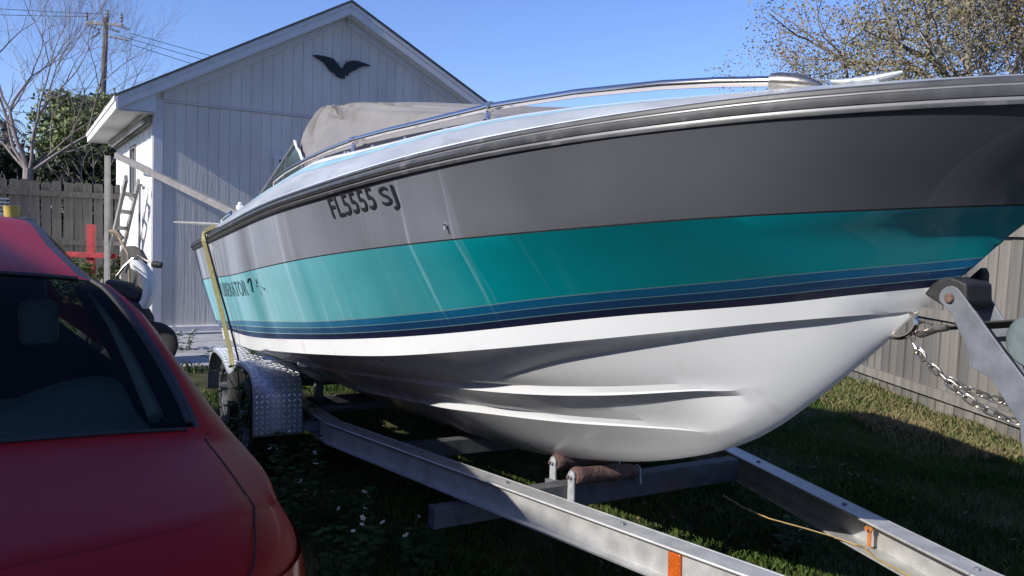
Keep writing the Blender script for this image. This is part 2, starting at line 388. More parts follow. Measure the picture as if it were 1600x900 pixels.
# corner boards
t_ = MB(); t_.box((0.044, -0.008, 1.45), (0.11, 0.028, 2.83)); t_.box((-0.010, 0.058, 1.45), (0.02, 0.10, 2.83)); t_.build('corner_board', M['trim'], barn, bevel=0.003)
t_ = MB(); t_.box((BL-0.044, -0.008, 1.45), (0.11, 0.028, 2.83)); t_.build('corner_board', M['trim'], barn, bevel=0.003)
t_ = MB(); t_.box((BL/2+0.02, -0.024, 2.856), (BL-0.14, 0.02, 0.018)); t_.build('drip_strip', M['trim'], barn)
t_ = MB(); t_.box((BL/2+0.05, -0.03, 0.05), (BL-0.1, 0.075, 0.10)); t_.build('sill_board', M['trim'], barn, bevel=0.01)
MB().box((BL/2, BD/2, -0.02), (BL+0.05, BD, 0.1)).build('footing', M['concrete'], barn)
# rake fascias, frieze along the rakes, roof decks
FO = 0.20
def rake(x0, x1, nm='rake_fascia'):
    z0, z1 = rooftop(x0)-0.012, rooftop(x1)-0.012
    r_ = MB(); r_.prism([(x0, -FO-0.02, z0-0.15), (x1, -FO-0.02, z1-0.15), (x1, -FO-0.02, z1), (x0, -FO-0.02, z0)], (0, 0.022, 0))
    r_.prism([(x0, -FO-0.032, z0-0.055), (x1, -FO-0.032, z1-0.055), (x1, -FO-0.032, z1), (x0, -FO-0.032, z0)], (0, 0.013, 0))
    r_.build(nm, M['trim'], barn)
rake(LX, AX); rake(AX+0.002, RX)
def soff(x0, x1):
    r_ = MB(); r_.prism([(x0, -FO, under(x0)-0.004), (x1, -FO, under(x1)-0.004), (x1, -0.02, under(x1)-0.004), (x0, -0.02, under(x0)-0.004)], (0, 0, 0.03))
    r_.build('rake_soffit', M['trim'], barn)
soff(LX, AX); soff(AX, RX)
for (x0, x1) in ((0.1, AX-0.02), (AX+0.02, BL-0.02)):
    r_ = MB(); r_.prism([(x0, -0.046, under(x0)-0.10), (x1, -0.046, under(x1)-0.10), (x1, -0.046, under(x1)-0.006), (x0, -0.046, under(x0)-0.006)], (0, 0.016, 0)); r_.build('frieze_board', M['trim'], barn)
r_ = MB()
for (x0, x1) in ((LX-0.03, AX), (AX, RX+0.03)):
    r_.prism([(x0, -FO-0.05, rooftop(x0)-0.01), (x1, -FO-0.05, rooftop(x1)-0.01), (x1, -FO-0.05, rooftop(x1)+0.015), (x0, -FO-0.05, rooftop(x0)+0.015)], (0, BD+0.45, 0))
r_.build('roof', M['shingle'], barn)
# left eave: gutter fascia, soffit planks, triangular return, frieze
e_ = MB(); e_.box((LX-0.012, (BD-0.2)/2+0.06, EZ-0.10), (0.022, BD+0.48, 0.145)); e_.box((LX-0.03, (BD-0.2)/2+0.06, EZ-0.052), (0.02, BD+0.48, 0.05)); e_.build('eave_fascia', M['barn_side'], barn)
yy = -FO+0.03
while yy < BD+0.2:
    MB().box(((LX+0.0)/2, yy+0.075, EZ-0.165), (-LX-0.002, 0.146, 0.014)).build('soffit_plank', M['trim'], barn); yy += 0.15
e_ = MB(); e_.prism([(LX+0.02, -FO+0.015, EZ-0.155), (-0.002, -FO+0.015, EZ-0.155), (-0.002, -FO+0.015, under(0)+0.02)], (0, FO-0.03, 0)); e_.build('eave_return', M['trim'], barn)
e_ = MB(); e_.beam((-0.03, 0.02, EZ-0.22), (-0.03, BD-0.05, EZ-0.22), 0.06, 0.09); e_.build('frieze_board', M['lumber'], barn)
e_ = MB(); e_.tube([(-0.11, 0.15, EZ-0.25), (-0.11, BD-0.4, EZ-0.25)], 0.022, 8); e_.build('conduit', M['trim'], barn)
# window in the front wall, mostly hidden by the boat
w_ = MB(); w_.box((1.98, -0.035, 2.29), (1.12, 0.03, 0.06)); 
for xx in (1.47, 2.5): w_.box((xx, -0.034, 1.9), (0.06, 0.028, 0.72))
wo_ = w_.build('window', M['trim'], barn)
MB().box((1.98, -0.022, 1.9), (0.96, 0.012, 0.72)).build('pane', gl, wo_)
# thin pipe on the side wall by the corner
q_ = MB(); q_.tube([(-0.05, 1.0, 0.1), (-0.05, 1.0, 1.84)], 0.014, 8); q_.tube([(-0.05, 0.88, 1.85), (-0.05, 1.14, 1.85)], 0.02, 8); q_.build('pipe', M['galv_dull'], barn)

# eagle ornament
eg = [(1.902,3.661),(1.986,3.672),(2.086,3.669),(2.188,3.654),(2.236,3.612),(2.277,3.557),(2.309,3.547),(2.332,3.561),(2.347,3.601),(2.394,3.645),(2.465,3.67),(2.537,3.673),(2.619,3.658),(2.677,3.647),(2.718,3.63),(2.653,3.624),(2.612,3.62),(2.588,3.6),(2.548,3.583),(2.517,3.552),(2.477,3.53),(2.437,3.511),(2.418,3.497),(2.393,3.513),(2.41,3.485),(2.395,3.453),(2.367,3.456),(2.351,3.443),(2.356,3.41),(2.312,3.419),(2.273,3.414),(2.225,3.441),(2.209,3.466),(2.185,3.47),(2.137,3.493),(2.109,3.534),(2.085,3.557),(2.065,3.58),(2.018,3.607),(1.987,3.621),(1.948,3.642)]
eo = MB(); eo.prism([tuple(bp(a, 0.045, z)) for a, z in eg], tuple(nb*0.018))
for k in range(7):      # raised feather ridges
    a0, z0 = 1.98+k*0.045, 3.655-k*0.006; eo.beam(bp(a0, 0.066, z0), bp(a0+0.03+k*0.006, 0.066, z0-0.045-k*0.02), 0.006, 0.006)
    a0, z0 = 2.64-k*0.045, 3.64+0.004*k; eo.beam(bp(a0, 0.066, z0), bp(a0-0.03, 0.066, z0-0.03-k*0.014), 0.006, 0.006)
tag(eo.build('eagle_ornament', M['iron']), 'black metal flying eagle fixed high on the white gable', 'wall ornament')

# ================================================================ BOAT
BO = Vector((-1.511, 6.680, 0.0)); AXA = radians(28)
BRZ = atan2(-cos(AXA), sin(AXA))                # local x = forward, local y = port, z = up
boat = empty('motorboat', BO, BRZ, 'large grey, teal and white fibreglass motorboat resting bow-forward on its trailer', 'boat')
def toW(s, b, z): return BO+Vector((sin(AXA), -cos(AXA), 0))*s-Vector((cos(AXA), sin(AXA), 0))*b+Vector((0, 0, z))
LT = 5.98
def b_sheer(s, bt=1.08, bm=1.16, sm=2.3, p=2.6, q=.85):
    if s < sm: return bm-(bm-bt)*((sm-s)/sm)**2
    t = min(max((s-sm)/(LT-sm), 0), 1); return bm*(1-t**p)**q
def b_chine(s, bt=.88, bm=.98, sm=2.0, L=5.42, p=2.3, q=.95):
    if s < sm: return bm-(bm-bt)*((sm-s)/sm)**2
    t = min(max((s-sm)/(L-sm), 0), 1); return bm*(1-t**p)**q
z_rub = curve([(0,1.225),(1,1.30),(2,1.387),(2.6,1.448),(3.2,1.516),(3.8,1.584),(4.36,1.656),(4.76,1.703),(5.07,1.733),(5.4,1.758),(5.7,1.771),(5.98,1.775)])
z_tt = curve([(0,1.0),(1,1.09),(2,1.178),(2.95,1.289),(3.6,1.37),(4.3,1.452),(4.95,1.525),(5.46,1.584),(5.98,1.635)])
z_tb = curve([(0,.70),(1,.80),(2,.925),(2.59,.992),(3.25,1.071),(3.69,1.136),(4.14,1.213),(4.56,1.297),(5.13,1.402),(5.51,1.482),(5.8,1.54)])
z_sb = curve([(0,.635),(1,.735),(2,.83),(3.19,.983),(3.68,1.056),(4.09,1.128),(4.75,1.264),(5.1,1.331),(5.41,1.405),(5.7,1.47)])
z_ch = curve([(0,.55),(1,.665),(2,.755),(2.5,.826),(3.06,.899),(3.69,.988),(4.21,1.087),(4.57,1.165),(5.08,1.28),(5.33,1.335),(5.45,1.365)])
z_keel = curve([(0,.17),(1,.235),(2,.315),(3,.415),(3.5,.482),(3.86,.555),(4.165,.627),(4.339,.677),(4.534,.745),(4.705,.816),(4.834,.883),(4.929,.948),(5.006,1.011),(5.121,1.113),(5.257,1.243),(5.384,1.372),(5.464,1.443),(5.581,1.556),(5.75,1.68),(5.98,1.80)])
i_c2 = curve([(0,.10),(2,.22),(3,.25),(3.95,.20),(4.45,.10),(4.9,.05),(5.2,.03),(5.4,.0)])
d_c2 = curve([(0,.02),(2,.07),(3,.10),(3.95,.105),(4.45,.048),(4.9,.026),(5.2,.013),(5.4,.004)])
b_s1 = curve([(0,.60),(2,.64),(3,.62),(3.46,.59),(3.87,.485),(4.19,.405),(4.48,.315),(4.73,.228),(4.98,.115),(5.12,.045),(5.25,.008)])
z_s1 = curve([(0,.42),(2,.64),(3,.77),(3.46,.828),(3.87,.872),(4.19,.916),(4.48,.968),(4.73,1.025),(4.98,1.087),(5.12,1.14),(5.25,1.235)])
b_s1b = curve([(0,.52),(2,.55),(3,.54),(3.4,.49),(3.85,.40),(4.12,.335),(4.45,.255),(4.70,.19),(4.88,.135),(5.0,.102),(5.12,.036),(5.25,.004)])
z_s1b = curve([(0,.40),(2,.615),(3,.72),(3.4,.765),(3.85,.81),(4.12,.856),(4.45,.928),(4.70,.993),(4.88,1.045),(5.0,1.083),(5.12,1.135),(5.25,1.232)])
b_s2 = curve([(0,.34),(2,.40),(3,.42),(3.43,.44),(3.76,.365),(4.13,.258),(4.44,.172),(4.69,.092),(4.80,.06),(4.95,.02),(5.1,.002)])
z_s2 = curve([(0,.31),(2,.50),(3,.64),(3.43,.705),(3.76,.746),(4.13,.792),(4.44,.843),(4.69,.886),(4.80,.912),(4.95,.99),(5.1,1.10)])
b_s2b = curve([(0,.28),(2,.33),(3,.34),(3.43,.33),(3.76,.24),(4.15,.155),(4.38,.115),(4.58,.087),(4.74,.064),(4.82,.052),(4.95,.015),(5.1,.001)])
z_s2b = curve([(0,.30),(2,.475),(3,.60),(3.43,.645),(3.76,.665),(4.15,.731),(4.38,.778),(4.58,.831),(4.74,.884),(4.82,.915),(4.95,.985),(5.1,1.098)])
WZ = [(0.0, z_ch), (.08, z_sb), (.28, lambda s: z_tb(s)-.002), (.74, lambda s: z_tt(s)-.006), (1.0, z_rub)]
def topz(s, w):
    for (w0, f0), (w1, f1) in zip(WZ, WZ[1:]):
        if w <= w1+1e-9: return lerp(f0(s), f1(s), (w-w0)/(w1-w0))
    return z_rub(s)
def _send(w):
    s = 4.8
    while s < LT and topz(s, w) > z_keel(s): s += .004
    return s
SEND = curve([(w, _send(w)) for w in (0, .08, .14, .2, .28, .4, .5, .6, .74, .8, .9, 1.0)])
def top_pt(s, w):
    z = topz(s, w); b = b_chine(s)+w*(b_sheer(s)-b_chine(s)); k = z_keel(s); e = SEND(min(1, max(0, w)))
    if s >= e or z <= k+.0005: return (s, 0.0, k)
    # every line on the topside runs out into the sharp stem
    Lw = .16+.62*min(1, w); t = max(0, min(1, (e-s)/Lw))
    return (s, b*(1-(1-t)**2.2)**(.9*(1-min(1, w)**4)), z)
def wz(s, z):
    for (w0, f0), (w1, f1) in zip(WZ, WZ[1:]):
        a, c = f0(s), f1(s)
        if z <= c or w1 == 1.0: return w0+(w1-w0)*(z-a)/(c-a)
TOPW = [(1.0, 'hull_grey'), (.94, 'hull_grey'), (.87, 'hull_grey'), (.80, 'hull_grey'), (.7435, 'black'), (.7365, 'hull_teal'), (.62, 'hull_teal'), (.51, 'hull_teal'), (.40, 'hull_teal'),
        (.285, 'hull_line'), (.277, 'hull_blue'), (.215, 'hull_line'), (.208, 'hull_blue2'), (.148, 'hull_line'), (.141, 'hull_navy'), (.08, 'white_gel'), (.055, 'white_gel'), (.02, 'white_gel'), (0, 'white_gel')]
hmats = ['hull_grey', 'black', 'hull_teal', 'hull_line', 'hull_blue', 'hull_blue2', 'hull_navy', 'white_gel']
S = list(np.linspace(0, 4.4, 56))+list(np.linspace(4.43, 5.2, 36))+list(np.linspace(5.21, 5.97, 110))+[5.978]
def rake_s(s, z):   # transom leans: its foot stands further forward
    return s+max(0, 1-s/1.0)*(1.25-z)*0.22
def section(s):
    P = [top_pt(s, w) for w, _ in TOPW]
    bc, zc = P[-1][1], P[-1][2]
    def bot(b, z):
        k = z_keel(s)
        b = max(0, min(b, bc)); z = min(z, zc)
        return (s, 0.0, k) if z <= k+.0005 else (s, b, z)
    b2, z2 = bc-min(i_c2(s), bc*.35), max(z_keel(s), zc-d_c2(s)*min(1, bc/.06))
    k = z_keel(s)
    f1 = max(0, min(1, (5.04-s)/.9)); f2 = max(0, min(1, (4.87-s)/.9)); ff = max(0, min(1, (5.2-s)/.6))
    b1, z1, b1b, z1b, bb2, zz2, bb3, zz3 = b_s1(s), z_s1(s), b_s1b(s), z_s1b(s), b_s2(s), z_s2(s), b_s2b(s), z_s2b(s)
    p1 = (b1+0.004*f1+.001, z1+0.026*f1+.003); p2 = (bb2+0.004*f2+.001, zz2+0.024*f2+.003)
    raw = [(lerp(bc, b2, .5), lerp(zc, z2, .5)-0.004*ff, 0, 0), (b2, z2, 1.0, 0),
           (lerp(b2, p1[0], .35)+.004*ff, lerp(z2, p1[1], .35), .86, 5.08), (lerp(b2, p1[0], .7)+.004*ff, lerp(z2, p1[1], .7), .72, 5.08), (lerp(b2, p1[0], .9), lerp(z2, p1[1], .9), .62, 5.08),
           (lerp(p1[0], b1, .5)+.002*f1, lerp(p1[1], z1, .5), .57, 5.08), (b1, z1, .53, 5.08), (b1b, z1b, .46, 5.08),
           (lerp(b1b, p2[0], .45), lerp(z1b, p2[1], .45), .38, 4.95), (lerp(b1b, p2[0], .85), lerp(z1b, p2[1], .85), .31, 4.92), (lerp(p2[0], bb2, .5)+.002*f2, lerp(p2[1], zz2, .5), .275, 4.90), (bb2, zz2, .25, 4.90), (bb3, zz3, .20, 4.90),
           (bb3*.5, lerp(zz3, k, .5), .11, 4.90), (bb3*.15, lerp(zz3, k, .88), .04, 4.90)]
    for b, z, t, e in raw:
        if e:
            m = max(0.0, min(1.0, (s-(e-.30))/.30)); m = m*m*(3-2*m)
            b = lerp(b, b2*t, m); z = lerp(z, k+(z2-k)*t**1.34, m)
        P.append(bot(b, z))
    P.append((s, 0, k))
    # keep heights monotone
    for i in range(1, len(P)):
        if P[i][2] > P[i-1][2]: P[i] = (P[i][0], min(P[i][1], P[i-1][1]), P[i-1][2])
    return [(rake_s(a, z), b, z) for a, b, z in P]
secs = [section(s) for s in S]
ntop = len(TOPW)
def hm(i, j):
    return hmats.index(TOPW[j][1]) if j < ntop-1 else hmats.index('white_gel')
h = MB()
for sgn in (1, -1):
    rows = [[(a, -sgn*b, z) for a, b, z in sec] for sec in secs]
    h.grid(rows, fn=hm)
tr = [(a, -b, z) for a, b, z in secs[0]]+[(a, b, z) for a, b, z in reversed(secs[0][:-1])]
h.add(tr, [tuple(range(len(tr)))], 7)
h.build('hull', [M[k] for k in hmats], boat, smooth=True, ang=11, weld=0.0002)

# rub rail: moulded section swept along both sheers
def sweep(prof, fn, name, mats, s0=0.0, s1=LT, n=110, mi=None, ang=30, both=True):
    m_ = MB()
    for sgn in ((1, -1) if both else (1,)):
        rows = []
        for k in range(n+1):
            s = lerp(s0, s1, (k/n)); s = s1-(s1-s0)*(1-k/n)**1.6 if s1 > 5.9 else s
            b, z = fn(s)
            ds = 0.004; b2_ = fn(min(s+ds, s1))[0]; b1_ = fn(s-ds if s-ds > 0 else s)[0]
            sl = (b2_-b1_)/(min(s+ds, s1)-(s-ds if s-ds > 0 else s)+1e-9)
            nx, nb_ = -sl, 1.0; q = sqrt(nx*nx+nb_*nb_); nx /= q; nb_ /= q
            fo = 1-.72*max(0, min(1, (s-3.9)/1.1)); rows.append([(s+nx*o*fo, -sgn*(max(0, b+nb_*o*fo)), z+dz) for o, dz in prof])
        m_.grid(rows, fn=(lambda i, j: mi[j]) if mi else None)
    return m_.build(name, mats, boat, smooth=True, ang=ang)
rz = lambda s: z_rub(s)
sc_ = curve([(0, 1.0), (3.5, 1.0), (4.8, .85), (5.98, .72)])
RP = [(-0.002, -0.004), (0.012, -0.002), (0.016, 0.006), (0.010, 0.012), (0.020, 0.014), (0.026, 0.022), (0.024, 0.031), (0.014, 0.034), (0.012, 0.037), (0.020, 0.040), (0.018, 0.047), (0.008, 0.051), (-0.01, 0.052)]
rm = [0, 0, 1, 0, 0, 0, 0, 1, 1, 0, 0, 0]
sweep([(o, dz) for o, dz in RP], lambda s: (b_sheer(s), z_rub(s)), 'rub_rail', [M['rub'], M['rub_light']], mi=rm)
# deck
rise = curve([(0,.15),(1,.19),(2,.225),(2.85,.222),(3.5,.178),(4.2,.123),(4.58,.092),(4.9,.062),(5.2,.038),(5.7,.018),(5.98,.012)])
ins = curve([(0,.2),(2,.25),(3.5,.24),(4.5,.17),(5.2,.12),(5.98,.10)])
def deck_edge(s):
    b = max(0, b_sheer(s)-ins(s)); return b, z_rub(s)+.05+rise(s)
dm = ['deck_gel', 'deck_blue', 'white_gel', 'rub']
SD = list(np.linspace(0.0, 4.4, 60))+list(np.linspace(4.45, 5.95, 40))+[5.975]
d_ = MB()
fr = [0, .07, .30, .60, .615, .82, .835, .92, 1.0]
frm = [2, 0, 0, 3, 1, 3, 2, 2]  # lowest band white: a highlight line painted in above the rub rail
for sgn in (1, -1):
    rows = []
    for s in SD:
        bs, zs = b_sheer(s)-0.004, z_rub(s)+.051
        be, ze = deck_edge(s); be = min(be, bs)
        row = []
        for f in fr:
            b = lerp(bs, be, f); z = lerp(zs, ze, f)+0.012*sin(pi*f)*min(1, rise(s)/.1)
            row.append((s, -sgn*b, z))
        row.append((s, -sgn*max(0, be-0.035), ze+0.004)); 
        rows.append(row)
    d_.grid(rows, fn=lambda i, j: frm[j] if j < len(frm) else 2)
d_.build('side_deck', [M[k] for k in dm], boat, smooth=True, ang=40)
f_ = MB(); rows = []
for s in [x for x in SD if x >= 2.55]:
    be, ze = deck_edge(s); be = max(0, be-.035)
    rows.append([(s, be*t, ze+.004+0.05*(1-t*t)*min(1, be/.5)) for t in np.linspace(-1, 1, 17)])
f_.grid(rows); f_.build('foredeck', M['white_gel'], boat, smooth=True)
l_ = MB(); rows = []
for s in np.linspace(.15, 2.55, 16):
    be, ze = deck_edge(s); be -= .035
    rows.append([(s, be*a, z) for a, z in ((-1, ze+.004), (-.93, ze-.01), (-.9, .75), (0, .74), (.9, .75), (.93, ze-.01), (1, ze+.004))])
l_.grid(rows)
be, ze = deck_edge(2.55); l_.box((2.56, 0, (ze+.75)/2), (.02, 2*be-.1, ze-.75))
be, ze = deck_edge(.1); l_.box((.14, 0, (ze+.75)/2-.02), (.03, 2*be-.1, ze-.75)); l_.box((.07, 0, ze-.02), (.14, 2*be, .03))
l_.build('cockpit_liner', M['deck_gel'], boat)
# engine hatch and two seats inside the cockpit
e_ = MB(); e_.box((.62, 0, .95), (.75, .8, .42)); e_.build('engine_hatch', M['white_gel'], boat, bevel=.05)
for yy in (-.45, .45):
    st = MB(); st.box((1.85, yy, 1.02), (.5, .5, .16)); st.box((1.62, yy, 1.24), (.14, .5, .42), (0, -.15, 0)); st.box((1.85, yy, .85), (.3, .3, .22)); st.build('seat', M['plastic_white'], boat, bevel=.03)

# bow rail with its padded nose end, stanchions
rp = [(2.02,.885,1.708),(2.3,.885,1.745),(2.695,.872,1.784),(3.06,.857,1.812),(3.41,.835,1.833),(3.7,.81,1.842),(3.968,.778,1.849),(4.367,.715,1.866),(4.719,.625,1.873),(4.981,.537,1.871),(5.116,.481,1.866),(5.238,.422,1.858)]
for sgn, lab in ((1, None), (-1, None)):
    r_ = MB(); r_.tube([(s, -sgn*b, z) for s, b, z in rp], .0125, 12)
    e0 = rp[0]; r_.tube([(e0[0], -sgn*e0[1], e0[2]), (e0[0]-.035, -sgn*e0[1], e0[2]-.01), (e0[0]-.045, -sgn*e0[1], e0[2]-.05)], .0125, 12)
    ro = r_.build('bow_rail', M['chrome'], boat, smooth=True)
    for (s, b, z) in ((3.36, .838, 1.831), (4.36, .716, 1.866)):
        q_ = MB(); q_.tube([(s, -sgn*b, z+.0), (s+.02, -sgn*(b+.012), z-.075)], .009, 10); q_.lathe([(0.0001, 0), (.022, 0), (.022, .008), (.0001, .009)], (s+.02, -sgn*(b+.012), deck_edge(s)[1]+.0), (0, 0, 1), 14)
        q_.tube([(s-.018, -sgn*b, z), (s+.018, -sgn*b, z)], .017, 12)
        q_.build('stanchion', M['chrome'], ro, smooth=True)
    q_ = MB(); pp = [(5.232,.424,1.859),(5.25,.415,1.857),(5.28,.40,1.853),(5.31,.385,1.846),(5.335,.372,1.838)]
    q_.tube([(s, -sgn*b, z) for s, b, z in pp], [.018, .0205, .020, .015, .007], 14); q_.build('rail_end_sleeve', M['steel'], boat, smooth=True)
# bow chocks / cleats
def cleat(s, b, z, parent, ang=.55, k=1.0):
    m_ = MB(); R_ = Matrix.Rotation(ang if b > 0 else -ang, 3, 'Z'); c0 = Vector((s, -b, z))
    path = [(-.095, 0, .036), (-.06, 0, .030), (-.02, 0, .031), (.02, 0, .034), (.06, 0, .042), (.10, 0, .052)]
    m_.tube([c0+R_ @ Vector(p)*k for p in path], [.004, .0075, .009, .009, .0075, .0035], 10)
    for xx in (-.032, .036):
        m_.tube([c0+R_ @ Vector((xx-.008, 0, .03))*k, c0+R_ @ Vector((xx, 0, .012))*k, c0+R_ @ Vector((xx, 0, -.004))*k], [.012, .009, .012], 10)
    m_.build('cleat', M['galv'], parent, smooth=True)
cleat(5.455, .385, 1.811, boat, k=.70); cleat(5.455, -.385, 1.811, boat, k=.70)
# small through-hull fitting, grab rail and cleat near the stern
def on_hull(s, z, off=.0):
    w = wz(s, z); p0 = Vector(top_pt(s, w)); a = Vector(top_pt(s+.02, w)); c = Vector(top_pt(s, w+.02))
    n_ = (a-p0).cross(c-p0); n_.normalize()
    if n_.y < 0: n_ = -n_
    p = p0+n_*off
    return Vector((p.x, -p.y, p.z)), Vector((n_.x, -n_.y, n_.z))
pf, nf = on_hull(4.39, 1.50, 0)
q_ = MB(); q_.lathe([(.0001, .008), (.005, .007), (.007, .003), (.008, 0)], pf, nf, 14); q_.tube([pf+nf*.005, pf+nf*.008+Vector((0, 0, -.012))], .003, 8); q_.build('drain_fitting', M['chrome'], boat, smooth=True)
q_ = MB(); q_.tube([(.30, -.93, 1.43), (.32, -.93, 1.475), (.9, -.95, 1.525), (.93, -.95, 1.48)], .010, 8); q_.build('grab_rail', M['chrome'], boat, smooth=True)
q_ = MB(); q_.box((1.15, -.93, 1.555), (.08, .04, .035)); q_.tube([(1.15, -.93, 1.56), (1.15, -.93, 1.592)], .014, 10); q_.build('navigation_light', M['plastic_white'], boat, bevel=.01)

# ---- windscreen: side panels, frame, front panels under the cover
gtint = mat('tinted_screen', (0.045, 0.07, 0.07), 0.12, spec=.6)
for sgn in (1, -1):
    A = Vector((1.34, -sgn*.84, 1.63)); T = Vector((2.33, -sgn*.84, 1.900)); Bp = Vector((2.60, -sgn*.845, 1.72)); D_ = Vector((1.90, -sgn*.84, 1.675))
    q_ = MB(); q_.prism([A, D_, Bp, T], (0, sgn*.006, 0)); wp = q_.build('side_window', gtint, boat)
    q_ = MB(); q_.tube([A, T], .012, 8); q_.tube([T, Bp], .011, 8); q_.tube([A, D_, Bp], .010, 8); q_.tube([D_+Vector((.1, 0, 0)), lerp(A, T, .8)], .006, 6)
    q_.build('frame', M['galv_dull'], wp, smooth=True)
q_ = MB(); rows = []
for t in np.linspace(-1, 1, 13):
    rows.append([(2.60+.55*(1-t*t), t*.84, 1.70+.05*(1-t*t)), (2.33+.02*(1-t*t), t*.80, 1.88+.08*(1-t*t))])
q_.grid(rows); wp = q_.build('front_window', gtint, boat, smooth=True)

# ---- canvas cover stretched from the windscreen top over the open bow
rows = []
NU, NV = 110, 120
for iu in range(NU+1):
    u = (iu/NU)**1.25
    row = []
    for iv in range(NV+1):
        t = -1+2*iv/NV; av = abs(t)**.55; v = av*(1 if t >= 0 else -1)
        # rear edge: over the windscreen top, then down its corner post
        if av < .86: s_r = 2.50-.10*(1-(av/.86)**2)
        elif av < .94: s_r = lerp(2.50, 2.24, (av-.86)/.08)
        else: s_r = lerp(2.24, 2.52, (av-.94)/.06)
        s = lerp(s_r, 4.62-.30*av*av, u)
        be, ze = deck_edge(s); bedge = max(.05, be-.075); bb = lerp(min(.865, bedge+.02), bedge, min(1, u*3))
        b = v*bb
        Hh = (.36-.04*max(0, -v))*(1-u)**.98+.004
        g_ = (1-max(0, (av-.86)/.14)**2.0)*(1-.06*av*av)
        z = ze+.012+.045*(1-v*v)+Hh*g_
        # tension folds fanning out from the corner of the windscreen
        th = atan2(.15-(1-av), u*.55+.004)
        A_ = .5+.5*cos(th*11+.6+.5*sin(th*5)); A2 = .5+.5*cos(th*23+1.9)
        fold = (A_**2.2*.060+A2*.015)*exp(-(u/.42)**2)*min(1, u*14+.25)+.007*sin(th*31+u*9)*exp(-((u-.5)/.4)**2)
        edge_ = min(1, (1-av)*14)
        b -= (1 if v >= 0 else -1)*fold*(1 if av > .8 else .3)*edge_*.9
        z -= fold*(.75 if av < .9 else .35)*edge_
        row.append((s, -b, max(z, ze+.010)))
    rows.append(row)
cv = MB(); cv.grid(rows)
# short fall behind the windscreen top
r0 = rows[0]; fall = [(p[0]-.035-.01*sin(i*1.3), p[1], p[2]-.05-.012*sin(i*.9)) for i, p in enumerate(r0)]
fall2 = [(p[0]-.03, p[1], p[2]-.14) for p in fall]
cv.grid([r0, fall, fall2])
cvo = cv.build('canvas_cover', M['canvas'], boat, smooth=True, ang=70)
for sgn in (1, -1):
    q_ = MB(); q_.tube([(2.325, -sgn*.85, 1.905), (2.37, -sgn*.853, 1.885), (2.41, -sgn*.856, 1.862), (2.48, -sgn*.858, 1.84), (2.54, -sgn*.858, 1.80), (2.60, -sgn*.855, 1.775), (2.68, -sgn*.85, 1.775)], [.006, .008, .006, .008, .006, .007, .005], 7)
    q_.build('piping', M['white_cloth'], cvo, smooth=True)
for k in range(9):   # snap studs on the coaming
    s = 2.2+k*.28
    b, z = deck_edge(s); q_ = MB(); q_.lathe([(.0001, .010), (.006, .009), (.008, 0)], (s, -(b-.02), z+.004), (0, 0, 1), 10); q_.build('snap', M['chrome'], boat, smooth=True)

# ---- registration number and faded name, cut as thin vinyl that follows the hull
def hull_text(txt, s0, ztop, height, length, material, name, off=.003, bold=.0, outline=False):
    cu = bpy.data.curves.new(name, 'FONT'); cu.body = txt; cu.size = 1.0; cu.offset = bold; cu.space_character = 1.05; cu.resolution_u = 3
    to = bpy.data.objects.new('tmp_text', cu); COL.objects.link(to); bpy.context.view_layer.update()
    dg = bpy.context.evaluated_depsgraph_get(); me0 = bpy.data.meshes.new_from_object(to.evaluated_get(dg))
    bpy.data.objects.remove(to)
    bm = bmesh.new(); bm.from_mesh(me0); bmesh.ops.triangulate(bm, faces=bm.faces)
    bmesh.ops.subdivide_edges(bm, edges=[e for e in bm.edges if e.calc_length() > .25], cuts=2, use_grid_fill=False)
    bmesh.ops.triangulate(bm, faces=[f for f in bm.faces if len(f.verts) > 3])
    X = [v.co.x for v in bm.verts]; Y = [v.co.y for v in bm.verts]; x0, x1, y0, y1 = min(X), max(X), min(Y), max(Y)
    for v in bm.verts:
        s = s0+(v.co.x-x0)/(x1-x0)*length; z = ztop(s)-height*(1-(v.co.y-y0)/(y1-y0))
        v.co = on_hull(s, z, off)[0]
    me = bpy.data.meshes.new(name); bm.to_mesh(me); bm.free(); me.materials.append(material)
    o = bpy.data.objects.new(name, me); COL.objects.link(o); o.parent = boat
    return o
hull_text('FL5555', 3.80, lambda s: z_rub(s)-.008, .070, .30, M['letter'], 'registration_number', bold=.012)
hull_text('SJ', 4.135, lambda s: z_rub(s)-.018, .074, .085, M['letter'], 'registration_number', bold=.012)
hull_text('LIBERATOR', 1.50, lambda s: z_tt(s)-.038, .082, .88, M['letter2'], 'name_decal', bold=.012)
# striped block before the name and the leaping figure after it
q_ = MB()
def hq(s0, s1, za, zb_, off=.003):
    P = [on_hull(s0, za(s0), off)[0], on_hull(s1, za(s1), off)[0], on_hull(s1, zb_(s1), off)[0], on_hull(s0, zb_(s0), off)[0]]
    q_.add(P, [(0, 1, 2, 3)])
for k in range(4):
    za = lambda s, k=k: z_tt(s)-.042-k*.021; zb_ = lambda s, k=k: z_tt(s)-.052-k*.021
    for j in range(3): hq(1.02+j*.14, 1.02+j*.14+.105, za, zb_)
q_.build('stripe_decal', M['letter2'], boat)
q_ = MB()
def hpath(pts, w):
    P = [on_hull(s, z_tt(s)-d, .003)[0] for s, d in pts]
    for a, b in zip(P, P[1:]): q_.beam(a, b, .0035, w)
hpath([(2.45, .055), (2.50, .036), (2.57, .032), (2.64, .045), (2.66, .062)], .012); hpath([(2.55, .036), (2.52, .07), (2.50, .105)], .009); hpath([(2.57, .04), (2.65, .075), (2.75, .098)], .009); hpath([(2.66, .05), (2.63, .085), (2.66, .12)], .007); hpath([(2.59, .02), (2.63, .05)], .007)
q_.build('figure_decal', M['letter2'], boat)
